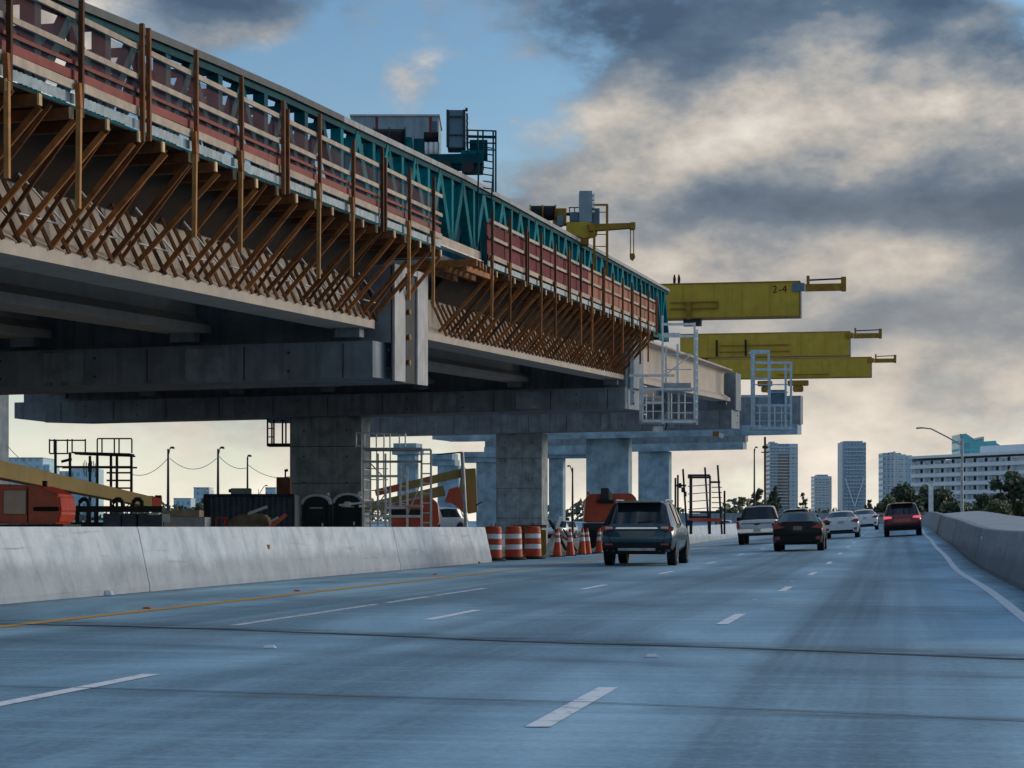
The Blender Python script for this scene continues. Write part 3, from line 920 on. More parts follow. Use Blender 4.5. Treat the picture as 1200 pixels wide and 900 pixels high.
# pale edge beam that bridges the gap between both formworks
ge = broot('edge_beam', 'pale edge beam below the open stretch of teal truss', 'beam', 1.4)
bar('web', ge, bl_(ge, 1.4, 1.05, 2.28), bl_(ge, 7.0, 1.05, 2.28), .05, .24, 'board_pale')
bar('flange', ge, bl_(ge, 1.4, 1.05, 2.14), bl_(ge, 7.0, 1.05, 2.14), .2, .03, 'steel_grey')

# ------------------------------------------------------------------ teal launching truss on the deck
TS = [-28, -18, -8.6, 10.2, 30, 57]
TW = [3.75, 4.18, 4.52, 4.84, 4.86, 4.84]
def ttop(s):
    return float(np.interp(s, TS, TW))
TR = broot('launching_truss', 'long teal lattice launching truss with grey top rail on the bridge deck', 'truss', -28, -.2)
pan = 1.4
npan = int((57 + 28) / pan)
for tq, pl in ((-.15, 0), (-1.75, 1)):
    for i in range(0, npan, 3):
        s = -28 + pan * i; e = min(s + pan * 3, -28 + pan * npan)
        bar('top_chord', TR, bl_(TR, s, tq, ttop(s) - .16), bl_(TR, e, tq, ttop(e) - .16), .2, .13, 'teal_dark')
        bar('bottom_chord', TR, bl_(TR, s, tq, 2.42), bl_(TR, e, tq, 2.42), .26, .24, 'teal_paint')
        if pl == 0:
            bar('rail', TR, bl_(TR, s, tq + .10, ttop(s) - .03), bl_(TR, e, tq + .10, ttop(e) - .03), .14, .13, 'rail_grey' if s > -7 else 'steel_dark')
            bar('rail_cap', TR, bl_(TR, s, tq + .02, ttop(s) + .05), bl_(TR, e, tq + .02, ttop(e) + .05), .2, .03, 'steel_dark')
    for i in range(npan):
        s = -28 + pan * i; e = s + pan
        up = (i + pl) % 2 == 0
        bar('diagonal', TR, bl_(TR, s, tq, 2.52 if up else ttop(s) - .25), bl_(TR, e, tq, ttop(e) - .2 if up else 2.52), .24 if s > -3 else .17, .30 if s > -3 else .20, 'teal_paint' if pl == 0 and s > -3 else 'teal_dark')  # near members use darker teal: their shade is put into the colour
        if i % 2 == 0 and (pl == 0 or s > -3):
            bar('vertical', TR, bl_(TR, s, tq, 2.5), bl_(TR, s, tq, ttop(s) - .25), .24, .24, 'teal_dark' if pl or s < -3 else 'teal_paint')
for i in range(0, npan, 2):
    s = -28 + pan * i
    bar('cross_strut', TR, bl_(TR, s, -.15, ttop(s) - .16), bl_(TR, s, -1.75, ttop(s) - .16), .14, .14, 'teal_dark')
for k, s in enumerate(np.arange(-26, 56, 5.2)):
    bar('support_block', TR, bl_(TR, s, -.2, 2.22), bl_(TR, s, -.2, 2.31), .5, .5, 'steel_dark')

pad = MB().add([tuple(pt(470, 618, 118).xy) + (-.02,), tuple(pt(625, 618, 118).xy) + (-.02,), tuple(pt(625, 618, 135).xy) + (.62,), tuple(pt(470, 618, 135).xy) + (.62,), tuple(pt(625, 618, 225).xy) + (.75,), tuple(pt(470, 618, 225).xy) + (.75,)], [(0, 1, 2, 3), (3, 2, 4, 5)]).build('gravel_pad', 'ramp_concrete', fix=False)
pad['kind'] = 'structure'

# ------------------------------------------------------------------ teal winch trolley on the truss
S = Site('winch_trolley', 'teal winch trolley with cabinet and caged ladder on top of the truss', 'winch', 520, 190, 62.0)
S.bar('base_beam', (470, 188), (566, 186), .22, 'teal_dark', 0.0, h_=.28)
S.bar('base_beam', (470, 182), (566, 180), .22, 'teal_dark', 2.0, h_=.28)
S.bar('cross_beam', (486, 186), (486, 186), .2, 'teal_dark', 0.0, 2.0)
S.bar('cross_beam', (556, 186), (556, 186), .2, 'teal_dark', 0.0, 2.0)
for x in (490, 522, 548):
    S.rod('wheel', (x, 196), (x, 196), .36, 'steel_dark', -.12, .12)
a = S.L(437, 161, .6); b2 = S.L(474, 161, .6)
dr = rod('drum', S.root, a, b2, .70, 'black')
for x in (437, 455, 474):
    rod('drum_flange', S.root, S.L(x - .8, 161, .6), S.L(x + .8, 161, .6), .80, 'teal_dark')
S.box('drum_bracket', 474, 158, 482, 188, .5, 'teal_paint', .35, .01)
S.box('drum_bracket', 431, 165, 437, 188, .5, 'teal_paint', .35, .01)
S.rod('motor', (496, 157), (513, 157), .30, 'black', .5)
S.box('gearbox', 484, 160, 497, 180, .5, 'teal_dark', .3, .015)
for x in (498, 505, 511):
    S.rod('pump', (x, 164), (x, 178), .16, 'steel_pale', .4)
cab = S.box('cabinet', 524, 128, 545, 172, .9, 'blue_cabinet', .1, .01)
S.box('cabinet_frame', 523, 128, 526, 172, .05, 'steel_dark', .04)
S.box('cabinet_frame', 542.5, 128, 545.5, 172, .05, 'steel_dark', .04)
for y in (135.5, 157):
    S.box('cabinet_band', 526, y, 542.5, y + 1.6, .04, 'steel_dark', .05)
for k in range(6):
    S.box('louvre', 546, 131 + 7 * k, 548, 134 + 7 * k, .6, 'steel_dark', .2)
S.rod('antenna', (546.5, 128), (546.5, 124), .07, 'black', .3)
S.box('platform', 540, 176, 566, 184, 1.2, 'teal_paint', 0, .01)
S.box('platform_skirt', 541, 190, 566, 200, .7, 'steel_dark', .1, .01)
for x in (548, 560, 566, 578, 581):
    S.rod('cage_upright', (x, 153), (x, 225 if x > 570 else 182), .05, 'teal_dark', 0.0)
for y in (152.5, 159, 167):
    S.rod('cage_rail', (546, y), (581, y + 1), .045, 'teal_dark', 0.0)
    S.rod('cage_rail', (546, y), (581, y + 1), .045, 'teal_dark', 1.1)
for y in range(172, 232, 8):
    S.rod('ladder_rung', (566, y), (579, y + 2), .035, 'teal_dark', 0.0)
S.rod('ladder_stile', (561, 190), (559, 290), .05, 'teal_dark', -.15)
S.rod('ladder_stile', (578, 200), (576, 240), .05, 'teal_dark', -.15)
S.box('ladder_box', 550, 160, 571, 182, .5, 'teal_dark', .5, .01)
# grey site container behind the trolley, on cross beams
C = Site('equipment_container', 'grey-blue equipment container behind the teal winch drum', 'container', 462, 190, 67.0)
C.box('body', 411, 136, 514, 190, 2.4, 'container_grey', 0, .02)
C.box('roof_edge', 410, 134.3, 515.5, 136.4, 2.5, 'steel_grey', -.05)
for x in (440, 503):
    C.box('marker_stripe', x, 137, x + 3, 170, .02, 'red_board', -.012)
for x in (420, 428, 452, 470, 484, 494):
    C.box('panel_rib', x, 137, x + 1, 188, .03, 'container_grey', -.02)
C.box('door', 505.5, 142, 512, 175, .03, 'container_dark', -.022)
C.rod('vent_pipe', (470, 136), (470, 133), .1, 'steel_dark', 1.0)
C.bar('skid', (405, 193), (520, 193), .25, 'steel_dark', .4)
C.bar('skid', (405, 193), (520, 193), .25, 'steel_dark', 2.0)
for x in (412, 508):
    C.bar('prop', (x, 196), (x, 300), .2, 'teal_dark', .4)
    C.bar('prop', (x, 196), (x, 296), .2, 'teal_dark', 2.0)

# ------------------------------------------------------------------ yellow winch trolley
S = Site('winch_crane', 'yellow winch trolley with jib and hook on the far truss end', 'crane', 680, 280, 81.0)
S.rod('drum', (622, 248), (651, 248), .56, 'black', .4)
for x in (621.5, 636, 651):
    S.rod('drum_flange', (x - .9, 248), (x + .9, 248), .64, 'yellow_dark', .4)
S.box('drum_bracket', 652, 243, 664, 262, .5, 'yellow_dark', .2, .015)
S.box('axle_box', 653, 252, 660, 264, .45, 'blue_cabinet', .1, .01)
S.box('trunnion', 648, 254, 656, 262, .4, 'yellow_dark', .3)
S.box('motor', 668, 247, 679, 258, .4, 'blue_cabinet', .3, .02)
S.rod('shaft', (662, 249), (670, 249), .12, 'steel_dark', .45)
S.box('cabinet', 679, 223, 694, 260, .7, 'container_grey', .1, .01)
for k in range(5):
    S.box('louvre', 694.2, 226 + 5 * k, 697, 228.2 + 5 * k, .5, 'steel_pale', .15)
S.box('side_box', 694.5, 243, 703, 262, .6, 'blue_cabinet', .2, .01)
S.poly('base_plate', [(664, 260), (690, 260), (700, 264), (700, 274), (684, 279), (664, 272)], .8, 'yellow_paint', 0, bevel=.01)
S.poly('jib', [(688, 264), (743, 262.5), (743, 268), (690, 272)], .4, 'yellow_dark', -.35, bevel=.01)
S.box('jib_head', 738, 262, 744, 269.5, .5, 'yellow_dark', -.4, .01)
for x in (738.5, 742.3):
    S.rod('hoist_rope', (x, 269), (x, 299), .04, 'yellow_dark', -.2)
S.poly('hook_block', [(737.5, 298), (743, 298), (744, 303), (741, 306.5), (738, 304)], .2, 'yellow_dark', -.3, bevel=.01)
S.box('slew_ring', 672, 279, 690, 286, .7, 'yellow_dark', .05)
for x in (696, 711):
    S.bar('frame_leg', (x, 241 if x > 700 else 272), (x, 330), .09, 'yellow_dark', -.3)
S.bar('frame_rail', (696, 241.5), (712, 241.5), .07, 'yellow_dark', -.3)
for y in (250, 276, 290, 304):
    S.rod('frame_rung', (697, y), (711, y), .035, 'yellow_dark', -.3)
S.bar('stay', (690, 274), (697, 282), .06, 'yellow_dark', -.3)
for x in (668, 674):
    S.rod('handrail_post', (x, 240), (x, 250), .04, 'steel_dark', .7)
S.rod('handrail', (667, 240), (679, 240), .04, 'steel_dark', .7)

# ------------------------------------------------------------------ yellow cross beams of the gantry
def gantry_beam(label, d, x0, x1, y0, y1, nose, extra, depth=1.0):
    k = d / F
    c = pt(x1, y1, d)
    r = thing('gantry_beam', label, 'beam', c, -BA, 'yellow gantry cross beams')
    ln = (x1 - x0) * k / math.cos(BA) * 1.0; h = (y1 - y0) * k
    def bx_(name, a0, a1, z0, z1, yy0, yy1, mat, bevel=0.0):
        return MB().box(((a0 + a1) / 2, (yy0 + yy1) / 2, (z0 + z1) / 2), (a1 - a0, yy1 - yy0, z1 - z0)).build(name, mat, r, bevel=bevel)
    bx_('web', -ln, 0, .05, h - .05, 0, depth, 'yellow_paint')
    bx_('top_flange', -ln, .03, h - .05, h, -.06, depth + .06, 'yellow_dark')
    bx_('bottom_flange', -ln, .03, 0, .05, -.06, depth + .06, 'yellow_dark')
    bx_('end_plate', 0.002, .05, .05, h - .05, -.02, depth + .02, 'steel_dark' if extra == 0 else 'blue_cabinet')
    n0, n1 = nose
    rgb = random.Random(int(d))
    for q in range(1, 7):
        xs = -ln * q / 7.2 + rgb.uniform(-.15, .15)
        bx_('stiffener', xs - .02, xs + .02, .05, h - .05, -.035, -.001, 'yellow_paint')
    xs = -ln * .36
    bx_('splice_plate', xs - .35, xs + .35, h * .12, h * .88, -.022, -.001, 'yellow_paint')
    zt = h * .98
    bx_('nose_box', -.36, .26, h * .70, h * .93, -.12, .002, 'blue_cabinet' if extra == 0 else 'yellow_dark', .01)
    bx_('nose_tube', .28, n1 * k - x1 * k - .05, h * .70, h * .90, -.12, .12, 'yellow_dark', .01)
    bx_('nose_stop', n1 * k - x1 * k - .25, n1 * k - x1 * k, h * .68, h + .14, -.16, .16, 'yellow_dark', .01)
    bx_('nose_post', .35, .5, h * .9, h + .24, -.1, .1, 'yellow_dark', .01)
    rod('nose_rod', r, (.5, 0, h + .02), (n1 * k - x1 * k - .2, 0, h + .06), .09, 'steel_dark')
    return r, ln, h, k
g1, ln1, h1, k1 = gantry_beam('nearest yellow box beam marked 2-4, tallest of the three', 109.0, 700, 937, 329, 371, (937, 991), 0)
MB().box((-5.3, -.09, .50), (2.4, .12, .06)).build('guide_rail', 'yellow_dark', g1)
MB().box((-5.3, -.09, .82), (2.4, .12, .06)).build('guide_rail', 'yellow_dark', g1)
MB().box((-4.1, -.09, .66), (.06, .12, .38)).build('guide_stop', 'yellow_dark', g1)
MB().box((-5.55, -.12, .40), (.22, .2, .9)).build('hanger', 'yellow_dark', g1)
MB().box((-5.4, .3, -.18), (.9, .5, .34)).build('hanger_shoe', 'steel_dark', g1)
for x in (-6.35, -6.12):   # the pair of dark lifting hooks on top
    MB().loft([[(x - .05, .4, h1), (x + .05, .4, h1), (x + .05, .5, h1), (x - .05, .5, h1)], [(x - .06, .4, h1 + .28), (x + .08, .4, h1 + .28), (x + .08, .5, h1 + .28), (x - .06, .5, h1 + .28)], [(x - .02, .42, h1 + .5), (x + .03, .42, h1 + .5), (x + .03, .48, h1 + .5), (x - .02, .48, h1 + .5)]]).build('lifting_hook', 'black', g1)
tx = bpy.data.curves.new('beam_number', 'FONT'); tx.body = '2-4'; tx.size = .52; tx.extrude = .003; tx.space_character = 1.1
to = bpy.data.objects.new('beam_number_curve', tx); COL.objects.link(to)
bpy.context.view_layer.update()
me = bpy.data.meshes.new_from_object(to.evaluated_get(bpy.context.evaluated_depsgraph_get()))
bpy.data.objects.remove(to)
me.materials.clear(); me.materials.append(MATS['black'])
no = link(bpy.data.objects.new('beam_number', me), g1)
no.location = (-1.36, -.012, 1.22); no.rotation_euler = (rad(90), 0, 0)
# trestle legs under it
for x in (-7.6, -9.4):
    MB().box((x, .5, -.55), (.35, .5, 1.05)).build('support_leg', 'yellow_dark', g1)
g2, ln2, h2, k2 = gantry_beam('middle yellow box beam with bluish end plate', 172.0, 800, 996, 388, 417, (996, 1033), 1)
MB().box((-7.5, -.09, .45), (5.5, .14, .08)).build('guide_rail', 'yellow_dark', g2)
MB().box((-7.5, -.09, .95), (5.5, .14, .08)).build('guide_rail', 'yellow_dark', g2)
for x in (-10.5, -8.2):
    rod('hanger_rod', g2, (x, -.2, .1), (x, -.2, 1.4), .16, 'black')
for x in (-11.5, -13.0):
    MB().box((x, .5, -1.9), (.5, .6, 3.8)).build('support_leg', 'yellow_dark', g2)
g3, ln3, h3, k3 = gantry_beam('farthest and lowest yellow box beam with hanging hoists', 209.0, 825, 1021, 418, 442, (1021, 1050), 1)
for x, w_ in ((-10.2, 1.4), (-7.0, 2.0)):
    MB().box((x, .5, -.45), (w_, .9, .5)).build('hoist_carriage', 'yellow_dark', g3, bevel=.05)
    MB().box((x, .5, -1.0), (w_ * .5, .6, .6)).build('hoist', 'yellow_dark', g3, bevel=.08)
MB().box((-6.5, -.1, .35), (5.0, .14, .08)).build('guide_rail', 'yellow_dark', g3)
for x in (-14.2, -15.6):
    MB().box((x, .5, -2.2), (.5, .6, 4.4)).build('support_leg', 'yellow_dark', g3)

# ------------------------------------------------------------------ access cages hung on the pier caps
S = Site('access_cage', 'tall pale steel access cage hung on the second pier end', 'platform', 784, 497, 91.0)
mt = 'steel_pale'
for x, y0, y1, dd in ((776.5, 370, 497, 0), (753, 440, 492, 0), (753, 440, 492, 1.6), (783, 402, 455, 1.4), (814, 378, 492, 0), (818, 385, 497, .5), (797, 400, 455, 1.4), (798, 458, 492, 1.2), (786, 458, 492, 1.2)):
    S.bar('upright', (x, y0), (x, y1), .085, mt, dd)
for x0, x1, y, dd in ((778, 815, 380, 0), (778, 815, 394, 0), (778, 800, 388, 1.4), (752, 778, 493.5, 0), (776, 816, 494, 0), (752, 816, 493.5, 1.6), (753, 812, 456, .0), (737, 790, 440.5, -.2), (756, 778, 472, 0), (783, 800, 455, 1.4)):
    S.bar('cross_tube', (x0, y), (x1, y), .10, mt, dd)
S.box('kick_plate', 776, 448.5, 810, 456, .05, 'steel_grey', .1)
for k in range(12):
    S.rod('ladder_rung', (814, 386 + 9.2 * k), (818, 388 + 9.2 * k), .04, mt, 0, .5)
for k in range(4):
    S.rod('ladder_rung', (753, 452 + 11 * k), (758, 453 + 11 * k), .04, mt, 0, 0.2)
S.box('deck_grate', 752, 491, 818, 494, 1.6, 'steel_grey', 0)
for k in range(5):
    S.rod('ladder_rung', (776.5, 404 + 9 * k), (783, 404 + 9 * k), .04, mt, 0, 1.4)
for x0, x1, y, dd in ((753, 778, 462, 1.6), (753, 778, 482, 0), (778, 814, 412, 1.4), (783, 814, 430, 1.4), (783, 814, 470, 1.2), (783, 814, 482, 1.2)):
    S.rod('guard_rail', (x0, y), (x1, y), .05, mt, dd)
for x in (760, 768, 790, 806):
    S.rod('guard_post', (x, 458), (x, 492), .05, mt, 1.6)
S.bar('diagonal', (778, 440), (814, 412), .05, mt, 1.4)
S.box('mid_deck', 778, 454.5, 814, 456.5, 1.4, 'steel_grey', 0)
S.rod('lamp_arm', (783, 494), (781, 503), .06, 'steel_dark', .5)
S.box('lamp', 766, 499, 778, 506, .4, 'steel_pale', .4, .03)
S.bar('side_post', (741.5, 400), (741.5, 474), .14, 'steel_blue', .6)
S.bar('side_post', (735.5, 410), (735.5, 470), .10, 'steel_blue', .9)
S = Site('access_cage', 'smaller blue-grey access cage hung on the third pier end', 'platform', 905, 503, 135.0)
mt = 'steel_blue'
for x, y0, y1, dd in ((881, 411, 500, 0), (886, 411, 500, 1.2), (901, 411, 503, 0), (927, 424, 503, 0), (905, 424, 500, 1.4), (924, 425, 500, 1.4)):
    S.bar('upright', (x, y0), (x, y1), .13, mt, dd)
for x0, x1, y, dd in ((880, 902, 411.5, 0), (880, 902, 411.5, 1.2), (886, 927, 425, 0), (886, 927, 433, 0), (881, 902, 444, 0), (868, 902, 464.5, -.3), (886, 927, 475, 0), (881, 930, 502, 0), (881, 930, 500, 1.4)):
    S.bar('cross_tube', (x0, y), (x1, y), .14, mt, dd)
for k in range(8):
    S.rod('ladder_rung', (881, 418 + 10 * k), (886, 418 + 10 * k), .05, mt, 0, 1.2)
S.box('deck_grate', 881, 501, 930, 503.5, 1.6, 'steel_grey', .05)
S.box('back_panel', 906, 455, 925, 474, .06, 'blue_cabinet', 1.5)
for x0, x1, y, dd in ((886, 927, 449, 1.4), (886, 927, 484, 0), (886, 927, 492, 1.4), (901, 927, 458, 1.4)):
    S.rod('guard_rail', (x0, y), (x1, y), .07, mt, dd)
for x in (893, 911, 919):
    S.rod('guard_post', (x, 475), (x, 502), .07, mt, 1.4)
S = Site('access_cage', 'small dark access cage hanging beside the second pier column', 'platform', 327, 523, 98.0)
for x, y0, y1, dd in ((313.5, 490, 523, 0), (321, 492, 523, 0), (331, 492, 523, 0), (335, 494, 521, 0), (339, 490, 523, .8), (316, 490, 523, .9)):
    S.bar('upright', (x, y0), (x, y1), .07, 'steel_dark', dd)
for y in (502, 512):
    S.rod('ladder_rung', (313, y), (321, y), .05, 'steel_dark')
S.box('deck_grate', 313, 519.5, 340, 523, .9, 'steel_dark')
S.box('top_plate', 314, 490, 340, 495, .9, 'steel_blue')

# lamp box that hangs below the third pier
S = Site('work_lamp', 'yellow work lamp fixed below the third pier cap', 'lamp', 842, 512, 134.0)
S.box('housing', 836, 505.5, 843, 511, .5, 'yellow_dark', 0, .02)
S.poly('lens', [(843, 507), (849, 509), (847, 514), (842, 511)], .4, 'reflective_white', 0)

# ------------------------------------------------------------------ site machines and clutter behind the left barrier
S = Site('boom_machine', 'big machine with long tan boom and glossy red engine cover at far left', 'crane', 40, 640, 58.0)
def bx2(name, p0, p1, w_, h0, h1, mat):
    o = S.o
    a = Vector(p0) - o; c = Vector(p1) - o
    d_ = (c - a).normalized(); x = d_.cross(Vector((0, 0, 1))).normalized(); z = x.cross(d_)
    r0 = [a + x * sx * w_ / 2 + z * sz * h0 / 2 for sx, sz in ((-1, -1), (1, -1), (1, 1), (-1, 1))]
    r1 = [c + x * sx * w_ / 2 + z * sz * h1 / 2 for sx, sz in ((-1, -1), (1, -1), (1, 1), (-1, 1))]
    return MB().loft([r0, r1]).build(name, mat, S.root, bevel=.01)
bx2('boom', pt(-26, 545.5, 58.6), pt(172, 588, 84), .42, .48, .40, 'tan_paint')
bx2('boom_tip', pt(172.2, 588, 84.1), pt(183, 590.5, 86), .44, .46, .40, 'machine_red')
rod('tip_sheave', S.root, pt(182, 586, 86.2) - S.o, pt(189, 586, 86.2) - S.o, .4, 'steel_dark')
S.poly('engine_cover', [(-60, 566), (10, 567.5), (48, 569), (70, 580), (72, 600), (68, 614), (-60, 614)], 2.0, 'machine_red', 0, bevel=.06)
S.box('cover_window_glare', 4, 574, 31, 603, .03, 'red_cover_glare', -.03, .02)  # pale colour stands in for glare on the cover panel
S.box('cover_gap', 32, 571, 33.2, 612, .04, 'black', -.02)
S.box('side_rail', 40, 594, 70, 599, .1, 'black', -.12, .01)
S.rod('exhaust', (47, 563), (47, 573), .14, 'black', .6)
S.rod('exhaust', (47, 574), (47, 580), .09, 'black', .6)
S.box('chassis', -60, 614.5, 76, 640, 2.4, 'steel_dark', -.2)
S = Site('flatbed_chassis', 'dark grey flatbed chassis with lifting eyes beside the red machine', 'machine', 130, 640, 68.0)
S.box('top_beam', 62, 593, 190, 600, .5, 'steel_dark', 0, .01)
S.box('bed', 60, 612, 192, 642, 2.4, 'steel_dark', 0)
for x0, x1 in ((122, 143), (144, 161), (163, 191)):
    S.box('ballast_block', x0, 602, x1, 618, 1.6, 'container_dark', -.2, .02)
for x in (66, 79, 90, 103, 112):
    S.bar('strut', (x, 600), (x, 613), .12, 'steel_dark', .1)
for x in (72, 97, 137, 160):
    pts = [S.L(x - 6, 594, .2), S.L(x - 5, 588, .2), S.L(x - 2, 585, .2), S.L(x + 2, 585, .2), S.L(x + 5, 588, .2), S.L(x + 6, 594, .2)]
    MB().tube(pts, .07, 8).build('lifting_eye', 'steel_dark', S.root, smooth=True)
for x in (76, 91, 101):
    S.rod('hydraulic_can', (x, 604), (x, 613), .2, 'steel_pale', .2)
S.box('top_rail', 176, 601, 188, 603.5, .3, 'steel_pale', -.3)
# steel frame tower with guard rails
S = Site('scaffold_tower', 'dark steel scaffold tower with guard rails behind the tan boom', 'scaffold', 107, 640, 100.0)
for x, y0, y1, dd in ((65, 515, 640, 0), (82, 530, 640, 0), (114, 533, 640, 0), (123, 532, 640, 1.5), (137, 531, 640, 0), (154, 533, 640, 0), (98, 533, 640, 1.5)):
    S.bar('leg', (x, y0), (x, y1), .11, 'steel_dark', dd)
for x0, x1, y, dd in ((65, 154, 547, 0), (65, 154, 547, 1.5), (125, 154, 554, 0), (125, 154, 563, 0), (82, 154, 572, 0)):
    S.bar('ledger', (x0, y), (x1, y), .08, 'steel_dark', dd)
for x0, x1, dd in ((58, 79, 0), (79, 100, 0), (114, 134, 0), (134, 154.5, 0)):
    S.rod('guard_rail', (x0, 516 if x0 < 100 else 514), (x1, 516 if x0 < 100 else 514), .07, 'steel_dark', dd)
    for x in (x0, x1, x0 + 5.5):
        S.rod('guard_post', (x, 514.5), (x, 531), .07, 'steel_dark', dd)
S.rod('guard_rail', (58, 531.5), (80, 531.5), .07, 'steel_dark', 0)
bmr = random.Random(4)
for k in range(9):
    S.bar('deck_plank', (84 + k * .3, 530.5 + bmr.uniform(-.8, 1)), (152, 533 + bmr.uniform(-1.3, 1)), .2, 'steel_dark', .15 + k * .16, h_=.07)
for k in range(9):
    S.rod('hanging_strap', (95 + 2.0 * k, 540 + bmr.uniform(-3, 3)), (95 + 2.0 * k, 556 + bmr.uniform(-4, 4)), .035, 'steel_dark', .5)
S.bar('bracket', (72, 541), (84, 538), .12, 'steel_dark', 0)
# concrete block, sheet-sided container and goods around it
S = Site('concrete_block', 'pale concrete block with timber cap beside the dark container', 'block', 216, 640, 80.0)
S.box('block', 192, 606, 240, 640, 1.6, 'concrete_wall', 0, .02)
S.box('timber_cap', 194, 598, 233, 605.6, 1.2, 'board_pale', .1, .01)
S = Site('shipping_container', 'dark blue corrugated container left of the portable toilets', 'container', 290, 640, 92.0)
S.box('body', 240, 580, 345, 640, 2.4, 'container_dark', .12)
vs = []; fs = []
n_ = 64
for i in range(n_ + 1):
    x = 240 + 105 * i / n_
    o_ = (0, 0, .08, .08)[i % 4]
    q0 = S.L(x, 640, o_); q1 = S.L(x, 581, o_)
    vs += [q0, q1]
for i in range(n_):
    fs.append((2 * i, 2 * i + 2, 2 * i + 3, 2 * i + 1))
MB().add(vs, fs).build('corrugated_side', 'container_dark', S.root, fix=False)
S.bar('top_rail', (239.5, 580.5), (345, 580.5), .12, 'steel_dark', -.02)
S.bar('corner_post', (240.6, 580), (240.6, 640), .14, 'steel_dark', -.04)
S = Site('generator', 'small grey generator standing on the dark container roof', 'generator', 280, 580, 93.0)
S.box('body', 270, 572, 292, 580, .8, 'container_grey', .1, .02)
S.box('engine', 267, 573, 273, 577, .4, 'steel_dark', .2, .02)
S.rod('skid', (266, 579.6), (294, 579.6), .06, 'steel_dark', .1)
S = Site('storage_box', 'rusty brown box on the dark container beside the wide column', 'box', 331, 580, 93.0)
S.box('body', 323.5, 559, 339.5, 580, .8, 'rust', .1, .02)
S.rod('vent', (333, 559), (333, 551), .07, 'black', .5)
S.rod('vent_cap', (332, 551.5), (336, 550.5), .12, 'black', .5)
S = Site('covered_pile', 'tan tarpaulin pile with white tube in front of the dark container', 'pile', 292, 640, 82.0)
S.poly('tarpaulin', [(262, 640), (264, 615), (272, 606), (284, 602), (300, 601.5), (312, 604), (316, 616), (316, 640)], 1.4, 'tarp_tan', 0, bevel=.06)
S.bar('tube', (291, 602), (313, 594), .10, 'white_paint', -.1)
S.box('handle_frame', 253, 606, 266, 608, .3, 'machine_red', -.2)
for x in (254, 264):
    S.bar('handle_post', (x, 607), (x, 640), .08, 'machine_red', -.1)
S.bar('red_pole', (318, 617), (336, 603), .14, 'machine_red', -.2)
S.bar('white_pole', (317, 612), (327, 606), .08, 'white_paint', -.3)

# portable toilets
def toilet(label, x0, x1, ytop, d, mat_roof='potty_roof'):
    cx = (x0 + x1) / 2
    S = Site('portable_toilet', label, 'toilet', cx, 640, d, 'portable toilets')
    S.box('cabin', x0 + 1, ytop + 11, x1 - 1, 642, 1.15, 'potty_green', 0, .02)
    cc = (x0 + x1) / 2; ww = (x1 - x0) / 2 * .85
    S.poly('dome', [(cc - ww, ytop + 11)] + [(cc + ww * math.sin(q), ytop + 2.8 + 9.2 * (1 - math.cos(q))) for q in [x * .31 for x in range(-4, 5)]] + [(cc + ww, ytop + 11)], 1.1, 'potty_green', .02)
    w_ = (x1 - x0) / 2
    prof = [(cx - w_, ytop + 12)] + [(cx + w_ * math.sin(q), ytop + 10 * (1 - math.cos(q))) for q in [x * .31 for x in range(-5, 6)]] + [(cx + w_, ytop + 12), (cx + w_ * .86, ytop + 12)] + [(cx + w_ * .86 * math.sin(q), ytop + 2.6 + 9.4 * (1 - math.cos(q))) for q in [x * .31 for x in range(5, -6, -1)]] + [(cx - w_ * .86, ytop + 12)]
    S.poly('roof', prof, 1.25, mat_roof, -.05, bevel=.01)
    for x in (x0 + 2.2, x1 - 2.2):
        S.bar('corner_rib', (x, ytop + 12.5), (x, 641), .09, 'potty_green', -.045)
    S.box('door', x0 + 7, ytop + 14, x1 - 7, 641, .03, 'potty_green', -.035)
    S.box('door_vent', x0 + 10, ytop + 15.5, x1 - 10, ytop + 17, .02, 'steel_grey', -.058)
    S.rod('vent_pipe', (x1 - 6, ytop + 2), (x1 - 6, ytop - 2), .1, 'potty_roof', .9)
    S.box('latch', x1 - 11, ytop + 34, x1 - 9, ytop + 38, .04, 'reflective_white', -.07)
toilet('dark green portable toilet with arched grey roof, left of the pair', 353, 388, 579, 84.0)
toilet('dark green portable toilet beside the white ladder tower, right of the pair', 390, 425, 577.5, 84.6)

# white ladder tower
S = Site('ladder_tower', 'white steel ladder tower with caged ladder beside the portable toilets', 'scaffold', 462, 640, 78.0)
mt = 'steel_pale'
for x, y0, y1, dd in ((426, 524, 640, 0), (431, 524, 640, 1.4), (452, 575, 640, 0), (457, 575, 640, 0), (494, 527, 640, 0), (505, 527, 640, 0), (475, 545, 640, 1.4), (469, 545, 595, 0), (440, 530, 640, 1.4), (449, 530, 640, 1.4)):
    S.bar('leg', (x, y0), (x, y1), .075, mt, dd)
for x0, x1, y, dd in ((425, 495, 526, 0), (425, 495, 526, 1.4), (425, 495, 541, 0), (426, 475, 558, 0), (452, 475, 595, 0), (420, 494, 593, .2), (426, 494, 605, 0), (494, 505, 527, 0)):
    S.bar('ledger', (x0, y), (x1, y), .085, 'steel_grey' if y in (526, 541) else mt, dd)
for k, x in enumerate((417.5, 427, 441, 450, 457, 468, 475)):
    S.rod('guard_post', (x, 507.5 + (k % 2)), (x, 524), .05, mt, 0)
S.rod('guard_rail', (417, 507), (475, 509), .05, mt, 0)
S.rod('guard_rail', (417, 522.5), (430, 523), .05, mt, 0)
S.rod('guard_rail', (440, 507), (475, 509), .05, mt, 1.2)
for k in range(8):
    S.rod('ladder_rung', (494, 532 + 11.5 * k), (505, 532 + 11.5 * k), .05, mt, 0)
for k in range(7):
    S.rod('ladder_rung', (426, 538 + 12 * k), (431, 538 + 12 * k), .045, mt, 0, 1.4)
for k in range(5):
    S.rod('ladder_rung', (469, 550 + 10 * k), (475, 550 + 10 * k), .04, mt, 0)
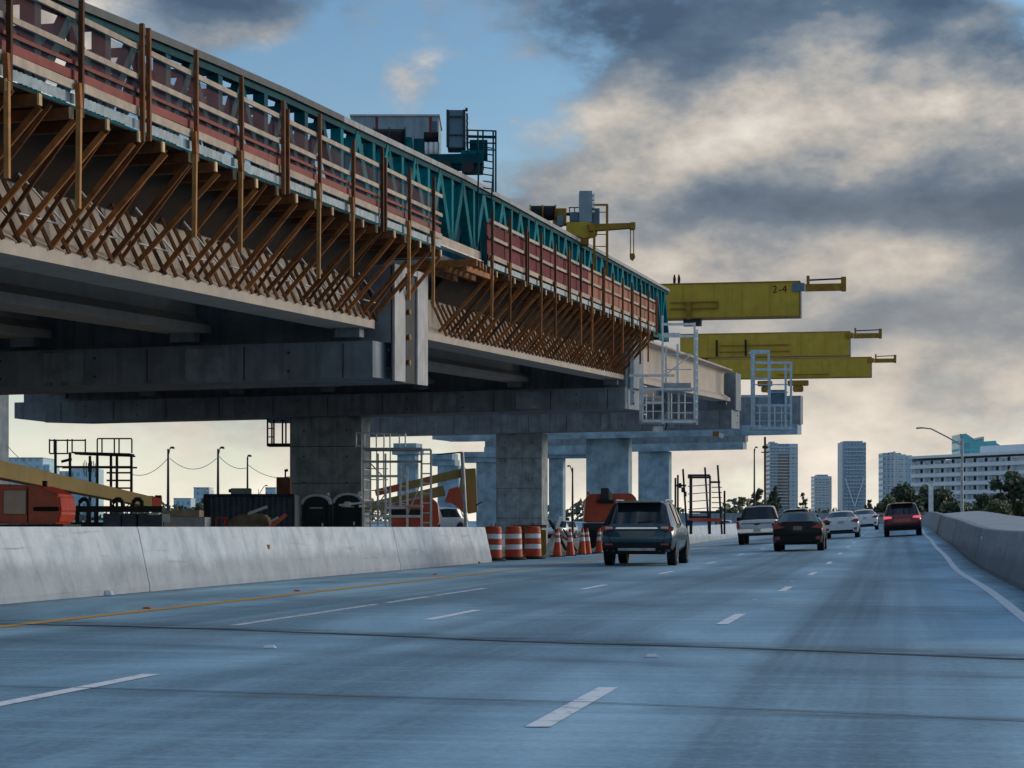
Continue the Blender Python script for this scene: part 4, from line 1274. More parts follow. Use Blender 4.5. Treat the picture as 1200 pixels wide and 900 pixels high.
for x in (441, 457, 449):
    S.rod('cage_hoop', (x, 524), (x, 575), .04, 'steel_grey', .2)
for k in range(6):
    S.rod('guard_rail', (426, 548 + 13 * k), (452, 548 + 13 * k), .04, mt, 1.4)
for x0, y0, x1, y1 in ((431, 605, 452, 575), (475, 605, 494, 560), (431, 541, 449, 560)):
    S.rod('diagonal', (x0, y0), (x1, y1), .045, 'steel_grey', 1.0)
S.box('deck_grate', 426, 524.5, 494, 526.5, 1.4, 'steel_grey', 0)
S.box('deck_grate', 430, 592, 494, 594, 1.3, 'steel_grey', .1)
S.bar('arm', (398, 592), (438, 588), .07, mt, -.3)
S.box('valve', 404, 588, 412, 594, .2, mt, -.4, .03)
# red boom lift
S = Site('boom_lift', 'red boom lift with tan folded boom behind the white ladder tower', 'lift', 500, 640, 92.0)
bx2('lower_boom', pt(425, 596, 92.0), pt(520, 575, 92.6), .40, .40, .44, 'tan_paint')
bx2('upper_boom', pt(470, 571, 92.8), pt(546, 553, 93.2), .36, .34, .38, 'tan_paint')
bx2('upper_sleeve', pt(440, 577.5, 92.75), pt(504, 563, 93.0), .42, .28, .34, 'machine_red')
S.poly('mast', [(541, 549), (557, 548), (559, 600), (548, 602), (536, 580)], .6, 'tan_paint', .8, bevel=.02)
S.poly('knuckle', [(521, 588), (526, 573), (537, 570), (540, 580), (548, 596), (546, 605), (538, 596), (530, 590)], .5, 'machine_red', .2, bevel=.02)
S.poly('engine_cover', [(458, 603), (462, 590), (505, 583), (513, 590), (515, 614), (506, 618), (458, 618)], 1.6, 'machine_red', -.3, bevel=.05)
S.box('dark_band', 458, 597, 494, 604, .04, 'steel_dark', -.33)
S.box('chassis', 456, 618.5, 516, 632, 2.0, 'steel_dark', -.3)
for x in (464, 508):
    S.rod('wheel', (x, 632), (x, 632), 1.0, 'rubber', -.4, 0)
    S.rod('wheel', (x, 632), (x, 632), 1.0, 'rubber', 1.4, 1.8)
S.rod('cylinder', (455, 592), (492, 583), .14, 'white_paint', -.1)
S.rod('hose', (557, 592), (565, 588), .05, 'black', .5)
# grey pole by the barrier
S = Site('thin_pole', 'thin grey pole with bent arm in front of the tan boom mast', 'pole', 547, 640, 74.0)
S.rod('shaft', (548, 640), (541.5, 530), .13, 'steel_grey')
S.rod('arm', (541.5, 530), (512, 532), .05, 'steel_dark', 0, .5)
# orange machine by the SUV
S = Site('site_machine', 'boxy orange machine with dark control box behind the blue SUV', 'machine', 714, 640, 92.0)
S.poly('body', [(684, 612), (687, 583), (692, 579), (740, 578), (746, 584), (746, 612)], 1.6, 'machine_orange', 0, bevel=.04)
S.box('control_box', 704, 572, 713, 586, .4, 'steel_dark', -.25, .02)
S.poly('control_wedge', [(713, 573), (718, 580), (717, 587), (713, 587)], .4, 'tarp_tan', -.2)
S.box('tray', 700, 586, 719, 590, .4, 'black', -.26)
S.box('undercarriage', 684, 613, 748, 634, 2.0, 'steel_dark', .1)
S.rod('lug', (690, 580), (690, 576), .12, 'machine_orange', .4)
for x in (692, 738):
    S.rod('wheel', (x, 632), (x, 632), .8, 'rubber', -.1, .3)
# dark frames of the scaffold beyond the SUV
S = Site('frame_scaffold', 'open dark frame scaffold with tall uprights right of the blue SUV', 'scaffold', 822, 640, 118.0)
for x, y0 in ((791.5, 560), (796, 556), (804, 549), (809, 557), (812, 557), (830, 547), (834, 557), (843, 545), (849, 575)):
    S.bar('upright', (x - (2 if y0 < 556 else 0), y0), (x + (3 if y0 < 556 else 0), 626), .10, 'steel_dark', 0 if x % 2 else 1.0)
for x0, x1, y in ((806, 832, 557), (806, 832, 559.5), (792, 804, 569), (832, 844, 565), (807, 846, 600), (807, 832, 606)):
    S.bar('ledger', (x0, y), (x1, y), .11, 'steel_dark')
for k in range(6):
    S.rod('rung', (834, 571 + 6 * k), (846, 571 + 6 * k), .05, 'steel_dark')
for k in range(4):
    S.rod('thin_ledger', (806, 570 + 9 * k), (832, 568 + 9 * k), .05, 'steel_grey')
for k, x in enumerate((797, 800, 803)):
    S.box('clamp', x - 1.5, 566 + 5 * k, x + 1.5, 572 + 5 * k, .2, 'steel_dark', -.1, .02)
S.box('red_sill', 806, 607.5, 845, 611, .5, 'machine_red', -.6, .01)
# folded barricade and yellow crate near the cones
S = Site('folded_barricade', 'folded striped barricade boards leaning by the orange cones', 'barricade', 652, 652, 80.0)
for (x0, y0, x1, y1), mt in (((644, 610, 664, 645), 'steel_dark'), ((650, 612, 668, 636), 'white_paint'), ((657, 606, 640, 640), 'white_paint'), ((646, 626, 672, 634), 'machine_orange'), ((660, 620, 676, 646), 'steel_dark')):
    S.bar('board', (x0, y0), (x1, y1), .16, mt, random.uniform(-.2, .2), random.uniform(.1, .6), h_=.05)
S = Site('yellow_crate', 'dirty yellow crate beside the orange barrels', 'crate', 637, 652, 76.0)
S.box('body', 633.5, 621, 640, 650, .6, 'yellow_dark', 0, .02)
S.box('lid', 600, 615, 640.5, 618.5, .7, 'rust', 0)
S.box('panel', 601, 618.6, 633, 650, .5, 'rust', .1)

# ------------------------------------------------------------------ drums and cones
def drum(label, px, py, lean=0.0, rzz=0.0):
    d = F * H / (py - Y0)
    c = pt(px, py, d)
    r = thing('traffic_drum', label, 'drum', c, rzz, 'orange traffic drums by the barrier end', ry=lean)
    def seg(name, z0, z1, r0, r1, mat):
        MB().lathe([(r0 - .012, z0), (r0, z0 + .012), (r1, z1 - .012), (r1 - .012, z1)], 20).build(name, mat, r, smooth=True)
    MB().lathe([(.40, 0), (.42, .03), (.38, .09), (.30, .10)], 20).build('rubber_base', 'rubber', r, smooth=True)
    seg('body', .08, .34, .285, .282, 'drum_orange')
    seg('band', .34, .50, .274, .272, 'reflective_white')
    seg('body', .50, .68, .276, .272, 'drum_orange')
    seg('band', .68, .84, .264, .262, 'reflective_white')
    seg('body', .84, 1.02, .266, .255, 'drum_orange')
    MB().lathe([(.25, 1.02), (.23, 1.06), (.12, 1.08)], 20).build('cap', 'drum_orange', r, smooth=True)
    for k in (-1, 1):
        MB().box((k * .07, 0, 1.12), (.03, .03, .1)).build('handle', 'steel_dark' , r)
    return r
drum('orange and white traffic drum touching the barrier end', 577.5, 657, .02)
drum('scuffed orange traffic drum, middle of the three', 602, 656.2, -.015, 1.0)
drum('orange traffic drum nearest the cones, right of three', 624.5, 655.4, .01, 2.0)
def cone(label, px, py, lean=0.0):
    d = F * H / (py - Y0)
    c = pt(px, py, d)
    r = thing('traffic_cone', label, 'cone', c, random.uniform(0, 1), 'orange cones along the site gap', ry=lean)
    MB().box((0, 0, .02), (.40, .40, .04)).build('base', 'rubber', r, bevel=.01)
    def seg(name, z0, z1, mat, e=0.0):
        rr = lambda z: .17 - .128 * z + e
        MB().lathe([(rr(z0), z0), (rr(z1), z1)], 16).build(name, mat, r, smooth=True)
    seg('body', .04, .52, 'cone_orange')
    seg('collar', .52, .67, 'reflective_white', .004)
    seg('body', .67, .76, 'cone_orange')
    seg('collar', .76, .86, 'reflective_white', .004)
    seg('tip', .86, 1.0, 'cone_orange')
for k, (x, y, ln) in enumerate(((653, 652.5, .02), (668.5, 651.5, -.02), (682, 650, .03), (688.5, 649.6, -.03), (702, 648.8, .02))):
    cone(('orange traffic cone nearest the drums', 'orange traffic cone second from the drums', 'orange traffic cone third from the drums', 'orange traffic cone fourth from the drums', 'orange traffic cone half behind the blue SUV')[k], x, y, ln)
# cable loop and litter
S = Site('cable_loop', 'thin black cable loop lying at the barrier foot', 'cable', 553, 659.5, 63.5)
pts = [S.L(545, 659), S.L(545, 650, -.1), S.L(548, 643, -.1), S.L(553, 641.5, -.15), S.L(557, 648, -.2), S.L(559, 657, -.3), S.L(563, 659.6, -.3), S.L(553, 660.2, -.4), S.L(545, 660, -.3)]
MB().tube(pts, .02, 6).build('cable', 'black', S.root, smooth=True)
def litter(label, px, py, s):
    d = F * H / (py - Y0)
    rg = random.Random(px)
    bm = MB()
    ring0 = [(s * .5 * math.cos(q) * rg.uniform(.7, 1.2), s * .35 * math.sin(q) * rg.uniform(.7, 1.2), 0) for q in [k * .785 for k in range(8)]]
    ring1 = [(x * .7, y * .7, s * rg.uniform(.2, .42)) for x, y, z in ring0]
    bm.loft([ring0, ring1])
    o = bm.build('litter', 'reflective_white'); o.location = pt(px, py, d) + Vector((0, 0, .005))
    tag(o, label, 'litter')
litter('crumpled white litter at the foot of the left barrier', 125, 697.5, .22)

# ------------------------------------------------------------------ vehicles
def car(name, label, cat, a, l, stn, paint, W_, wheels, wr, glass=(2, 3), side=(3, 6), lights='tail_red', kind='suv', loc=None, head=None, roll=None, split=()):
    """rear at y=0, nose towards +y; stn rows: (y, z_bottom, z_belt, z_roof, half_width, half_width_roof)"""
    if loc is None:
        loc = rp(a, l); head = -rhead(a); roll = -math.atan(rroll(a))
    r = thing(name, label, cat, loc, head, ry=roll or 0.0)
    rings = []
    for (y, zb, zl, zr, hw, hr) in stn:
        half = [(0.0, zb), (hw - .16, zb), (hw - .03, zb + .14), (hw, (zb + zl) * .52), (hw - .015, zl - .10), (hw - .05, zl), (hr + .02, zr - .09), (hr - .05, zr - .025), (hr - .22, zr), (0.0, zr + .015)]
        ring = [(x, y, z) for x, z in half] + [(-x, y, z) for x, z in reversed(half[1:-1])]
        rings.append(ring)
    n_ = len(rings[0])
    body = MB(); gl = MB(); sg = MB()
    top = {7, 8, 9, 10}
    for i in range(len(rings) - 1):
        for j in range(n_):
            j2 = (j + 1) % n_
            q = [rings[i][j], rings[i][j2], rings[i + 1][j2], rings[i + 1][j]]
            if (i, i + 1) == glass and j in (6, 7, 8, 9, 10, 11):
                gl.add(q, [(0, 1, 2, 3)])
            elif side[0] <= i < side[1] and j in (5, 12):
                sg.add(q, [(0, 1, 2, 3)])
            elif i == side[1] and j in (6, 7, 8, 9, 10, 11):
                sg.add(q, [(0, 1, 2, 3)])
            else:
                body.add(q, [(0, 1, 2, 3)])
    body.add(rings[0], [tuple(reversed(range(n_)))])
    body.add(rings[-1], [tuple(range(n_))])
    def fin(mb, nm, mat):
        me = bpy.data.meshes.new(nm)
        me.from_pydata(mb.v, [], mb.f)
        bm = bmesh.new(); bm.from_mesh(me)
        bmesh.ops.remove_doubles(bm, verts=bm.verts, dist=.0005)
        bmesh.ops.recalc_face_normals(bm, faces=bm.faces)
        bm.to_mesh(me); bm.free()
        me.materials.append(MATS[mat])
        me.polygons.foreach_set('use_smooth', [True] * len(me.polygons))
        try: me.set_sharp_from_angle(angle=rad(38))
        except Exception: pass
        return link(bpy.data.objects.new(nm, me), r)
    fin(body, 'body', paint)
    fin(gl, 'rear_window', 'glass_dark')
    fin(sg, 'side_windows', 'glass_dark')
    hw = W_
    # pillars over the side glass
    def at(y, zf):
        for i in range(len(stn) - 1):
            if stn[i][0] <= y <= stn[i + 1][0]:
                f = (y - stn[i][0]) / (stn[i + 1][0] - stn[i][0])
                A_ = [stn[i][k] + (stn[i + 1][k] - stn[i][k]) * f for k in range(6)]
                x0, z0 = A_[4] - .05, A_[2]; x1, z1 = A_[5] + .02, A_[3] - .09
                return x0 + (x1 - x0) * zf, z0 + (z1 - z0) * zf
    for y in split:
        for sx in (-1, 1):
            x0, z0 = at(y, 0.0); x1, z1 = at(y, 1.0)
            bar('pillar', r, (sx * (x0 + .006), y, z0), (sx * (x1 + .006), y, z1), .09, .02, 'black')
    # wheels with rims, and dark arches
    for wy in wheels:
        for sx in (-1, 1):
            wb = MB().loft([[(sx * x, wy + rr * math.cos(2 * math.pi * k / 20), wr + rr * math.sin(2 * math.pi * k / 20)) for k in range(20)] for x, rr in ((hw - .26, wr - .05), (hw - .25, wr), (hw - .03, wr), (hw - .005, wr - .04))])
            wo = wb.build('wheel', 'rubber', r, smooth=True)
            MB().loft([[(sx * x, wy + rr * math.cos(2 * math.pi * k / 20), wr + rr * math.sin(2 * math.pi * k / 20)) for k in range(20)] for x, rr in ((hw - .03, wr - .10), (hw + .002, wr - .11), (hw - .01, wr - .2))]).build('rim', 'chrome', wo, smooth=True)
            arch = MB().loft([[(sx * x, wy + (wr + .07) * math.cos(math.pi * k / 12), wr + .03 + (wr + .07) * math.sin(math.pi * k / 12)) for k in range(13)] for x in (hw - .30, hw + .004)], caps=True)
            arch.build('wheel_arch', 'black', r)
    return r

def lamp_piece(r, nm, pts, y0, y1, mat):
    for sx in (-1, 1):
        r0 = [(sx * x, y0, z) for x, z in pts]; r1 = [(sx * (x + .01), y1, z) for x, z in pts]
        MB().loft([r0, r1]).build(nm, mat, r, bevel=.008)

SUV = [(0.0, .52, .86, .90, .80, .72), (.05, .42, .98, 1.02, .94, .84), (.16, .38, 1.06, 1.12, .985, .88), (.62, .36, 1.10, 1.70, .995, .70), (1.1, .36, 1.10, 1.745, .995, .715), (2.2, .36, 1.09, 1.76, .995, .72), (3.05, .36, 1.08, 1.70, .99, .69), (3.75, .36, 1.05, 1.12, .985, .80), (4.6, .36, .98, 1.02, .96, .76), (5.0, .42, .86, .90, .88, .66), (5.12, .5, .70, .74, .74, .55)]
v = car('parked_suv', 'dark blue-green SUV with chrome tailgate strip, nearest vehicle on the road', 'car', 57.6, -6.78, SUV, 'paint_teal', .985, (.98, 4.02), .37, split=(1.35, 2.35))
v.name = 'family_suv'
MB().loft([[(-.57, -.035, .985), (.57, -.035, .985), (.54, -.035, 1.03), (-.54, -.035, 1.03)], [(-.57, .05, .985), (.57, .05, .985), (.54, .07, 1.03), (-.54, .07, 1.03)]]).build('chrome_strip', 'chrome', v)
lamp_piece(v, 'tail_lamp', [(.60, .97), (.95, .92), (.965, 1.02), (.90, 1.075), (.62, 1.055)], -.02, .20, 'tail_red')
lamp_piece(v, 'clear_lens', [(.63, .995), (.84, .985), (.84, 1.045), (.66, 1.045)], -.03, .05, 'tail_clear')  # pale section inside the red tail lamp
MB().loft([[(-.40, -.012, .74), (.40, -.012, .74), (.52, -.012, .93), (-.52, -.012, .93)], [(-.40, .03, .74), (.40, .03, .74), (.52, .05, .93), (-.52, .05, .93)]]).build('plate_recess', 'paint_teal', v, bevel=.008)
MB().box((0, -.024, .83), (.30, .015, .14)).build('licence_plate', 'paint_teal', v)
MB().loft([[(-.93, -.04, .60), (.93, -.04, .60), (.90, -.06, .47), (-.90, -.06, .47)], [(-.97, .22, .60), (.97, .22, .60), (.95, .22, .40), (-.95, .22, .40)]]).build('bumper', 'black', v, bevel=.015)
MB().box((0, .15, .37), (1.5, .25, .12)).build('undertray', 'black', v)
for sx in (-1, 1):
    MB().box((sx * .75, -.06, .575), (.22, .02, .05)).build('reflector', 'tail_red', v)
    MB().tube([(sx * .66, .9, 1.735), (sx * .68, 1.1, 1.765), (sx * .68, 2.6, 1.775), (sx * .66, 2.85, 1.73)], .02, 6).build('roof_rail', 'chrome', v, smooth=True)
    MB().loft([[(sx * 1.0, 3.05, 1.08), (sx * 1.2, 3.02, 1.07), (sx * 1.22, 3.02, 1.22), (sx * 1.02, 3.05, 1.23)], [(sx * 1.0, 3.2, 1.1), (sx * 1.17, 3.2, 1.1), (sx * 1.18, 3.2, 1.2), (sx * 1.0, 3.2, 1.21)]]).build('mirror', 'paint_teal', v, bevel=.02)
    for y in (1.75, 2.7):
        MB().box((sx * .997, y, .92), (.03, .18, .03)).build('door_handle', 'chrome', v)
MB().box((0, .52, 1.705), (1.2, .34, .035)).build('spoiler', 'paint_teal', v, bevel=.012)
MB().box((0, .9, 1.79), (.06, .2, .06)).build('antenna_fin', 'paint_teal', v, bevel=.02)
MB().box((0, -.055, .44), (1.0, .05, .07)).build('skid_plate', 'steel_grey', v, bevel=.01)
for sx in (-1, 1):
    rod('exhaust', v, (sx * .62, -.05, .40), (sx * .62, .15, .40), .08, 'steel_dark')
    bar('tailgate_seam', v, (sx * .70, -.022, .62), (sx * .80, .012, .94), .012, .012, 'black')
bar('tailgate_seam', v, (-.70, -.022, .62), (.70, -.022, .62), .012, .012, 'black')
bar('rear_wiper', v, (0, .16, 1.15), (.42, .22, 1.20), .03, .02, 'black')

SED = [(0.0, .50, .80, .84, .74, .64), (.05, .36, .93, .97, .86, .76), (.14, .30, 1.00, 1.045, .90, .79), (.46, .28, 1.02, 1.085, .91, .78), (1.22, .28, 1.01, 1.36, .915, .60), (1.9, .28, .99, 1.425, .915, .61), (2.6, .28, .97, 1.38, .91, .59), (3.4, .28, .93, 1.0, .905, .72), (4.2, .30, .84, .88, .88, .66), (4.55, .36, .70, .74, .78, .55), (4.65, .42, .58, .6, .66, .45)]
def sedan(label, a, l, paint, lights, plate_m, black=False):
    v = car('sedan', label, 'car', a, l, SED, paint, .91, (.95, 3.65), .325, glass=(3, 4), side=(4, 6), split=(1.75,))
    lamp_piece(v, 'tail_lamp', [(.44, .86), (.82, .80), (.895, .84), (.885, .98), (.70, .99), (.58, .91)], -.015, .20, lights)
    MB().box((0, -.01, .83), (.62, .03, .15)).build('plate_recess', paint, v, bevel=.01)
    MB().box((0, -.03, .83), (.31, .015, .15)).build('licence_plate', plate_m, v)
    MB().loft([[(-.84, -.05, .56), (.84, -.05, .56), (.78, -.04, .34), (-.78, -.04, .34)], [(-.9, .22, .56), (.9, .22, .56), (.86, .22, .28), (-.86, .22, .28)]]).build('bumper', paint, v, bevel=.02)
    MB().box((0, -.045, .38), (1.2, .04, .10)).build('bumper_grille', 'black', v, bevel=.01)
    MB().box((0, .2, .28), (1.4, .3, .08)).build('undertray', 'black', v)
    for sx in (-1, 1):
        MB().box((sx * .72, -.055, .48), (.16, .02, .12)).build('reflector', 'tail_red', v)
        MB().box((sx * .98, 2.72, .98), (.18, .1, .12)).build('mirror', paint, v, bevel=.02)
    MB().box((0, .17, 1.055), (1.1, .12, .03)).build('spoiler_lip', paint, v, bevel=.01)
    return v
sedan('black sedan with red tail lamps in the middle lane', 78.6, -3.45, 'paint_black', 'tail_red', 'paint_darkgrey')
sedan('silver white sedan ahead of the black sedan', 113.5, -2.75, 'paint_white', 'tail_red', 'plate')
sedan('farthest white sedan, half hidden behind the silver white one', 148.0, -2.05, 'paint_white', 'tail_red', 'plate')
PICK = [(0.0, .60, 1.10, 1.13, .93, .88), (.06, .52, 1.14, 1.17, .97, .92), (.4, .5, 1.15, 1.18, .985, .93), (1.72, .5, 1.15, 1.18, .985, .93), (1.86, .48, 1.15, 1.80, .985, .72), (2.6, .48, 1.15, 1.87, .985, .73), (3.5, .48, 1.14, 1.84, .985, .71), (4.2, .48, 1.12, 1.22, .98, .80), (5.4, .5, 1.06, 1.12, .95, .76), (5.7, .55, .9, .94, .86, .6)]
v = car('pickup_truck', 'silver pickup truck with white rear bumper in the left lane', 'truck', 104.5, -6.5, PICK, 'paint_silver', .985, (1.2, 4.7), .40, glass=(3, 4), side=(4, 6), split=(2.9,))
lamp_piece(v, 'tail_lamp', [(.82, .78), (.975, .78), (.975, 1.10), (.84, 1.10)], -.02, .12, 'tail_red')
MB().box((0, -.06, .66), (1.86, .16, .17)).build('bumper', 'chrome', v, bevel=.03)
MB().box((0, -.148, .67), (.34, .015, .15)).build('licence_plate', 'plate', v)
MB().box((0, -.012, 1.0), (1.5, .02, .05)).build('tailgate_crease', 'paint_darkgrey', v, bevel=.006)
MB().box((0, -.03, .96), (.26, .03, .07)).build('tailgate_handle', 'black', v, bevel=.01)
MB().box((0, .3, .48), (1.5, .5, .14)).build('undertray', 'black', v)
for sx in (-1, 1):
    MB().box((sx * 1.10, 3.7, 1.22), (.22, .1, .26)).build('mirror', 'black', v, bevel=.02)
SUV2 = [(y, zb, zl * .97, zr * .965, w_ * .94, wt_ * .96) for y, zb, zl, zr, w_, wt_ in SUV]
def suv2(name, label, a, l, paint, lit):
    v = car(name, label, 'car', a, l, SUV2, paint, .93, (.95, 3.8), .35, split=(1.35, 2.35))
    lamp_piece(v, 'tail_lamp', [(.50, .92), (.90, .88), (.905, 1.03), (.54, 1.01)], -.02, .20, lit)
    MB().box((0, -.015, .80), (.8, .03, .18)).build('plate_recess', paint, v, bevel=.01)
    MB().box((0, -.036, .80), (.32, .015, .16)).build('licence_plate', paint, v)
    MB().loft([[(-.86, -.04, .58), (.86, -.04, .58), (.84, -.05, .44), (-.84, -.05, .44)], [(-.91, .22, .58), (.91, .22, .58), (.9, .22, .38), (-.9, .22, .38)]]).build('bumper', 'black', v, bevel=.015)
    MB().box((0, .15, .36), (1.4, .25, .12)).build('undertray', 'black', v)
    MB().box((0, .52, 1.655), (1.12, .30, .035)).build('spoiler', paint, v, bevel=.012)
    for sx in (-1, 1):
        MB().box((sx * 1.05, 3.1, 1.1), (.2, .1, .14)).build('mirror', paint, v, bevel=.02)
    return v
suv2('family_suv', 'dark red SUV with lit tail lamps near the right parapet', 110.0, .35, 'paint_red', 'tail_lit')
suv2('family_suv', 'white SUV with dark rear window just ahead of the silver pickup', 126.0, -5.6, 'paint_white', 'tail_red')
# parked vehicles on the site
def parked(label, px, d, paint, head, kind=SUV2, zg=-.02):
    q = pt(px, 618, d); q.z = zg
    v = car('parked_car', label, 'car', 0, 0, kind, paint, .93, (.95, 3.8), .35, split=(1.35, 2.35), loc=q, head=head, roll=0.0)
    lamp_piece(v, 'tail_lamp', [(.60, .92), (.90, .88), (.905, 1.03), (.64, 1.01)], -.02, .20, 'tail_red')
    for sx in (-1, 1):
        MB().box((sx * .66, 4.74, .80), (.34, .1, .14)).build('head_lamp', 'tail_clear', v, bevel=.02)
    MB().box((0, 4.86, .62), (.9, .06, .2)).build('grille', 'black', v, bevel=.01)
parked('white parked car behind the red lift, right of the tan boom', 534, 142, 'paint_white', rad(150), zg=.63)
parked('white parked car further back, beside the red lift cover', 517, 168, 'paint_white', rad(165), zg=.67)
parked('white parked car beyond the frame scaffold at the far barrier', 850, 195, 'paint_white', rad(170))
parked('pale parked car behind the site near the thin pole', 668, 210, 'paint_silver', rad(160))

# ------------------------------------------------------------------ lamp posts, poles and wires
def lamp_post(label, px, ybase, ytop, d, headx, heady, th=.2, mat='steel_grey'):
    S = Site('street_lamp', label, 'lamp', px, 640, d)
    b0 = S.L(px, 640); t0 = S.L(px, ytop)
    MB().tube([b0, (b0 + t0) / 2, t0], [th, th * .8, th * .55], 8).build('pole', mat, S.root, smooth=True)
    hx = S.L(headx, heady)
    MB().tube([S.L(px, ytop + 8), S.L(px + (headx - px) * .4, heady + (ytop + 8 - heady) * .5), S.L(px + (headx - px) * .8, heady + 1.0), hx], .05 if th < .15 else .08, 6).build('arm', mat, S.root, smooth=True)
    s = (1 if headx > px else -1) * (1.0 if th > .15 else .35)
    MB().loft([[hx + Vector((0, -.12, -.06)), hx + Vector((0, .12, -.06)), hx + Vector((0, .10, .08)), hx + Vector((0, -.10, .08))], [hx + Vector((s * .75, -.14, -.10)), hx + Vector((s * .75, .14, -.10)), hx + Vector((s * .7, .08, .06)), hx + Vector((s * .7, -.08, .06))]]).build('lamp_head', 'steel_dark', S.root, bevel=.02)
    return S
lamp_post('tall grey street lamp with long arm in front of the white hotel', 1127.5, 601, 514, 225.0, 1082, 501.5)
S = Site('sign_post', 'short pale post standing behind the right parapet', 'post', 1091, 640, 190.0)
S.bar('post', (1091, 640), (1091, 566), .35, 'steel_pale')
S.box('cap_plate', 1088.5, 563.5, 1093.5, 566, .4, 'steel_grey', -.05)
S.box('base', 1085, 606, 1097, 640, .8, 'concrete_parapet', -.2)
lamp_post('dark site lamp post right of the scaffold tower', 197, 590, 526, 150.0, 200, 524.5, .12, 'steel_dark')
lamp_post('dark site lamp post above the container corner', 255.5, 580, 526, 150.0, 258.5, 524.5, .12, 'steel_dark')
lamp_post('leaning dark lamp post behind the small generator', 290, 577, 536, 158.0, 290.5, 534, .10, 'steel_dark')
lamp_post('distant thin lamp post left of the rusty box', 303, 600, 573, 260.0, 311, 569, .07, 'steel_grey')
lamp_post('dark lamp post seen between the third and fourth pier columns', 671, 600, 548, 200.0, 668, 546, .12, 'steel_dark')
lamp_post('slim dark lamp post left of the tall blue tower', 884, 600, 526, 230.0, 885, 524, .12, 'steel_dark')
S = Site('utility_pole', 'brown utility pole in front of the tall blue tower', 'pole', 896.5, 640, 210.0)
S.rod('pole', (896.5, 640), (896.5, 512), .22, 'rust')
S.rod('ring', (893.5, 524), (899.5, 524), .3, 'steel_dark')
S.rod('crossarm', (892, 530), (901, 530), .12, 'rust')
def wire(label, a, b2, sag, d):
    p0, p1 = pt(*a, d), pt(*b2, d)
    o = p0.copy()
    pts = []
    for k in range(13):
        f = k / 12
        q = p0.lerp(p1, f) - o
        q.z -= sag * 4 * f * (1 - f)
        pts.append(q)
    w_ = MB().tube(pts, .022, 5).build('overhead_wire', 'steel_grey', smooth=True)
    w_.location = o
    tag(w_, label, 'wire')
wire('sagging wire between the two tall dark site lamps', (199, 537), (254, 537), .75, 150)
wire('sagging wire from the second site lamp to the leaning one', (257, 535), (290, 548), .35, 152)
wire('wire falling from the leaning lamp towards the wide column', (291, 545), (340, 558), .4, 155)
wire('wire between the scaffold tower and the first site lamp', (155, 556), (196, 538), .4, 140)
wire('wire at the far left above the blue buildings', (6, 519), (60, 552), .5, 140)

# ------------------------------------------------------------------ far buildings
def facade_mat(name, wall, win, fh, bw_, wf=.55, wz=.55, rough=.4):
    m, b, p = newmat(name)
    tcn = b.n('ShaderNodeTexCoord')
    x, y, z = b.sep(tcn.outputs['Object'])
    fx = b.math('FRACT', b.math('DIVIDE', b.math('ADD', x, b.math('MULTIPLY', y, .7)), bw_))
    fz = b.math('FRACT', b.math('DIVIDE', z, fh))
    mk = b.math('MULTIPLY', b.math('LESS_THAN', fx, wf), b.math('LESS_THAN', fz, wz))
    idv = b.comb(b.math('FLOOR', b.math('DIVIDE', x, bw_)), b.math('FLOOR', b.math('DIVIDE', z, fh)), 0.0)
    wn = b.n('ShaderNodeTexWhiteNoise'); b.link(idv, wn.inputs['Vector'])
    wc = b.mix(b.math('MULTIPLY', wn.outputs['Value'], .6), win, tuple(min(1, c * 2.2) for c in win))
    b.link(b.mix(mk, wall, wc), p.inputs['Base Color'])
    b.link(b.math('SUBTRACT', .7, b.math('MULTIPLY', mk, .5)), p.inputs['Roughness'])
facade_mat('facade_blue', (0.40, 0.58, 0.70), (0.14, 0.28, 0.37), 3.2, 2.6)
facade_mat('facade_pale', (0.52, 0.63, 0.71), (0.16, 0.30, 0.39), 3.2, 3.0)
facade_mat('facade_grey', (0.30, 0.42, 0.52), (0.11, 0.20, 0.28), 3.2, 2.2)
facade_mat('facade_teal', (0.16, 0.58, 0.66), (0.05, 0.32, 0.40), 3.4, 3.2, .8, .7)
surf('hotel_wall', (0.76, 0.83, 0.88), .7, .06, .05, streak=.15)
surf('hotel_recess', (0.54, 0.66, 0.75), .7, .08, .05)
surf('white_frame', (0.60, 0.66, 0.71), .6, .05, .1)

class Far:
    def __init__(self, name, label, cat, px, d, rz_=0.0):
        self.d = d; self.o = pt(px, Y0, d); self.o.z = -.4; self.px = px
        self.root = thing(name, label, cat, self.o, rz_)
        self.k = d / F
    def box(self, name, x0, y0, x1, y1, depth, mat, dd=0.0, bevel=0.0):
        k = self.k
        z1 = H + (Y0 - y0) * k + .4; z0 = 0.0 if y1 is None else H + (Y0 - y1) * k + .4
        return MB().box((((x0 + x1) / 2 - self.px) * k, dd + depth / 2, (z0 + z1) / 2), ((x1 - x0) * k, depth, z1 - z0)).build(name, mat, self.root, bevel=bevel)
    def bands(self, name, x0, x1, y0, y1, step, depth, mat, th=.5):
        m_ = MB(); y = y0
        while y < y1:
            z = H + (Y0 - y) * self.k + .4
            m_.box((((x0 + x1) / 2 - self.px) * self.k, depth / 2, z), ((x1 - x0) * self.k, depth, th)); y += step
        o = m_.build(name, mat, self.root); o['kind'] = 'stuff'
        return o
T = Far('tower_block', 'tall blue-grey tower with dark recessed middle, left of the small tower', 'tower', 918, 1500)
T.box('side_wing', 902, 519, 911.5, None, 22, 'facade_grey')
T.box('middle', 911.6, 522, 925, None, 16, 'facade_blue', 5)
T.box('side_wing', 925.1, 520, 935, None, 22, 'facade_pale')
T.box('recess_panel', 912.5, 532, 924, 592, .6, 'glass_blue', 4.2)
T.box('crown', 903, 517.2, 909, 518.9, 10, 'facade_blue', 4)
T.box('crown', 912, 519.6, 934, 521.9, 12, 'facade_grey', 6)
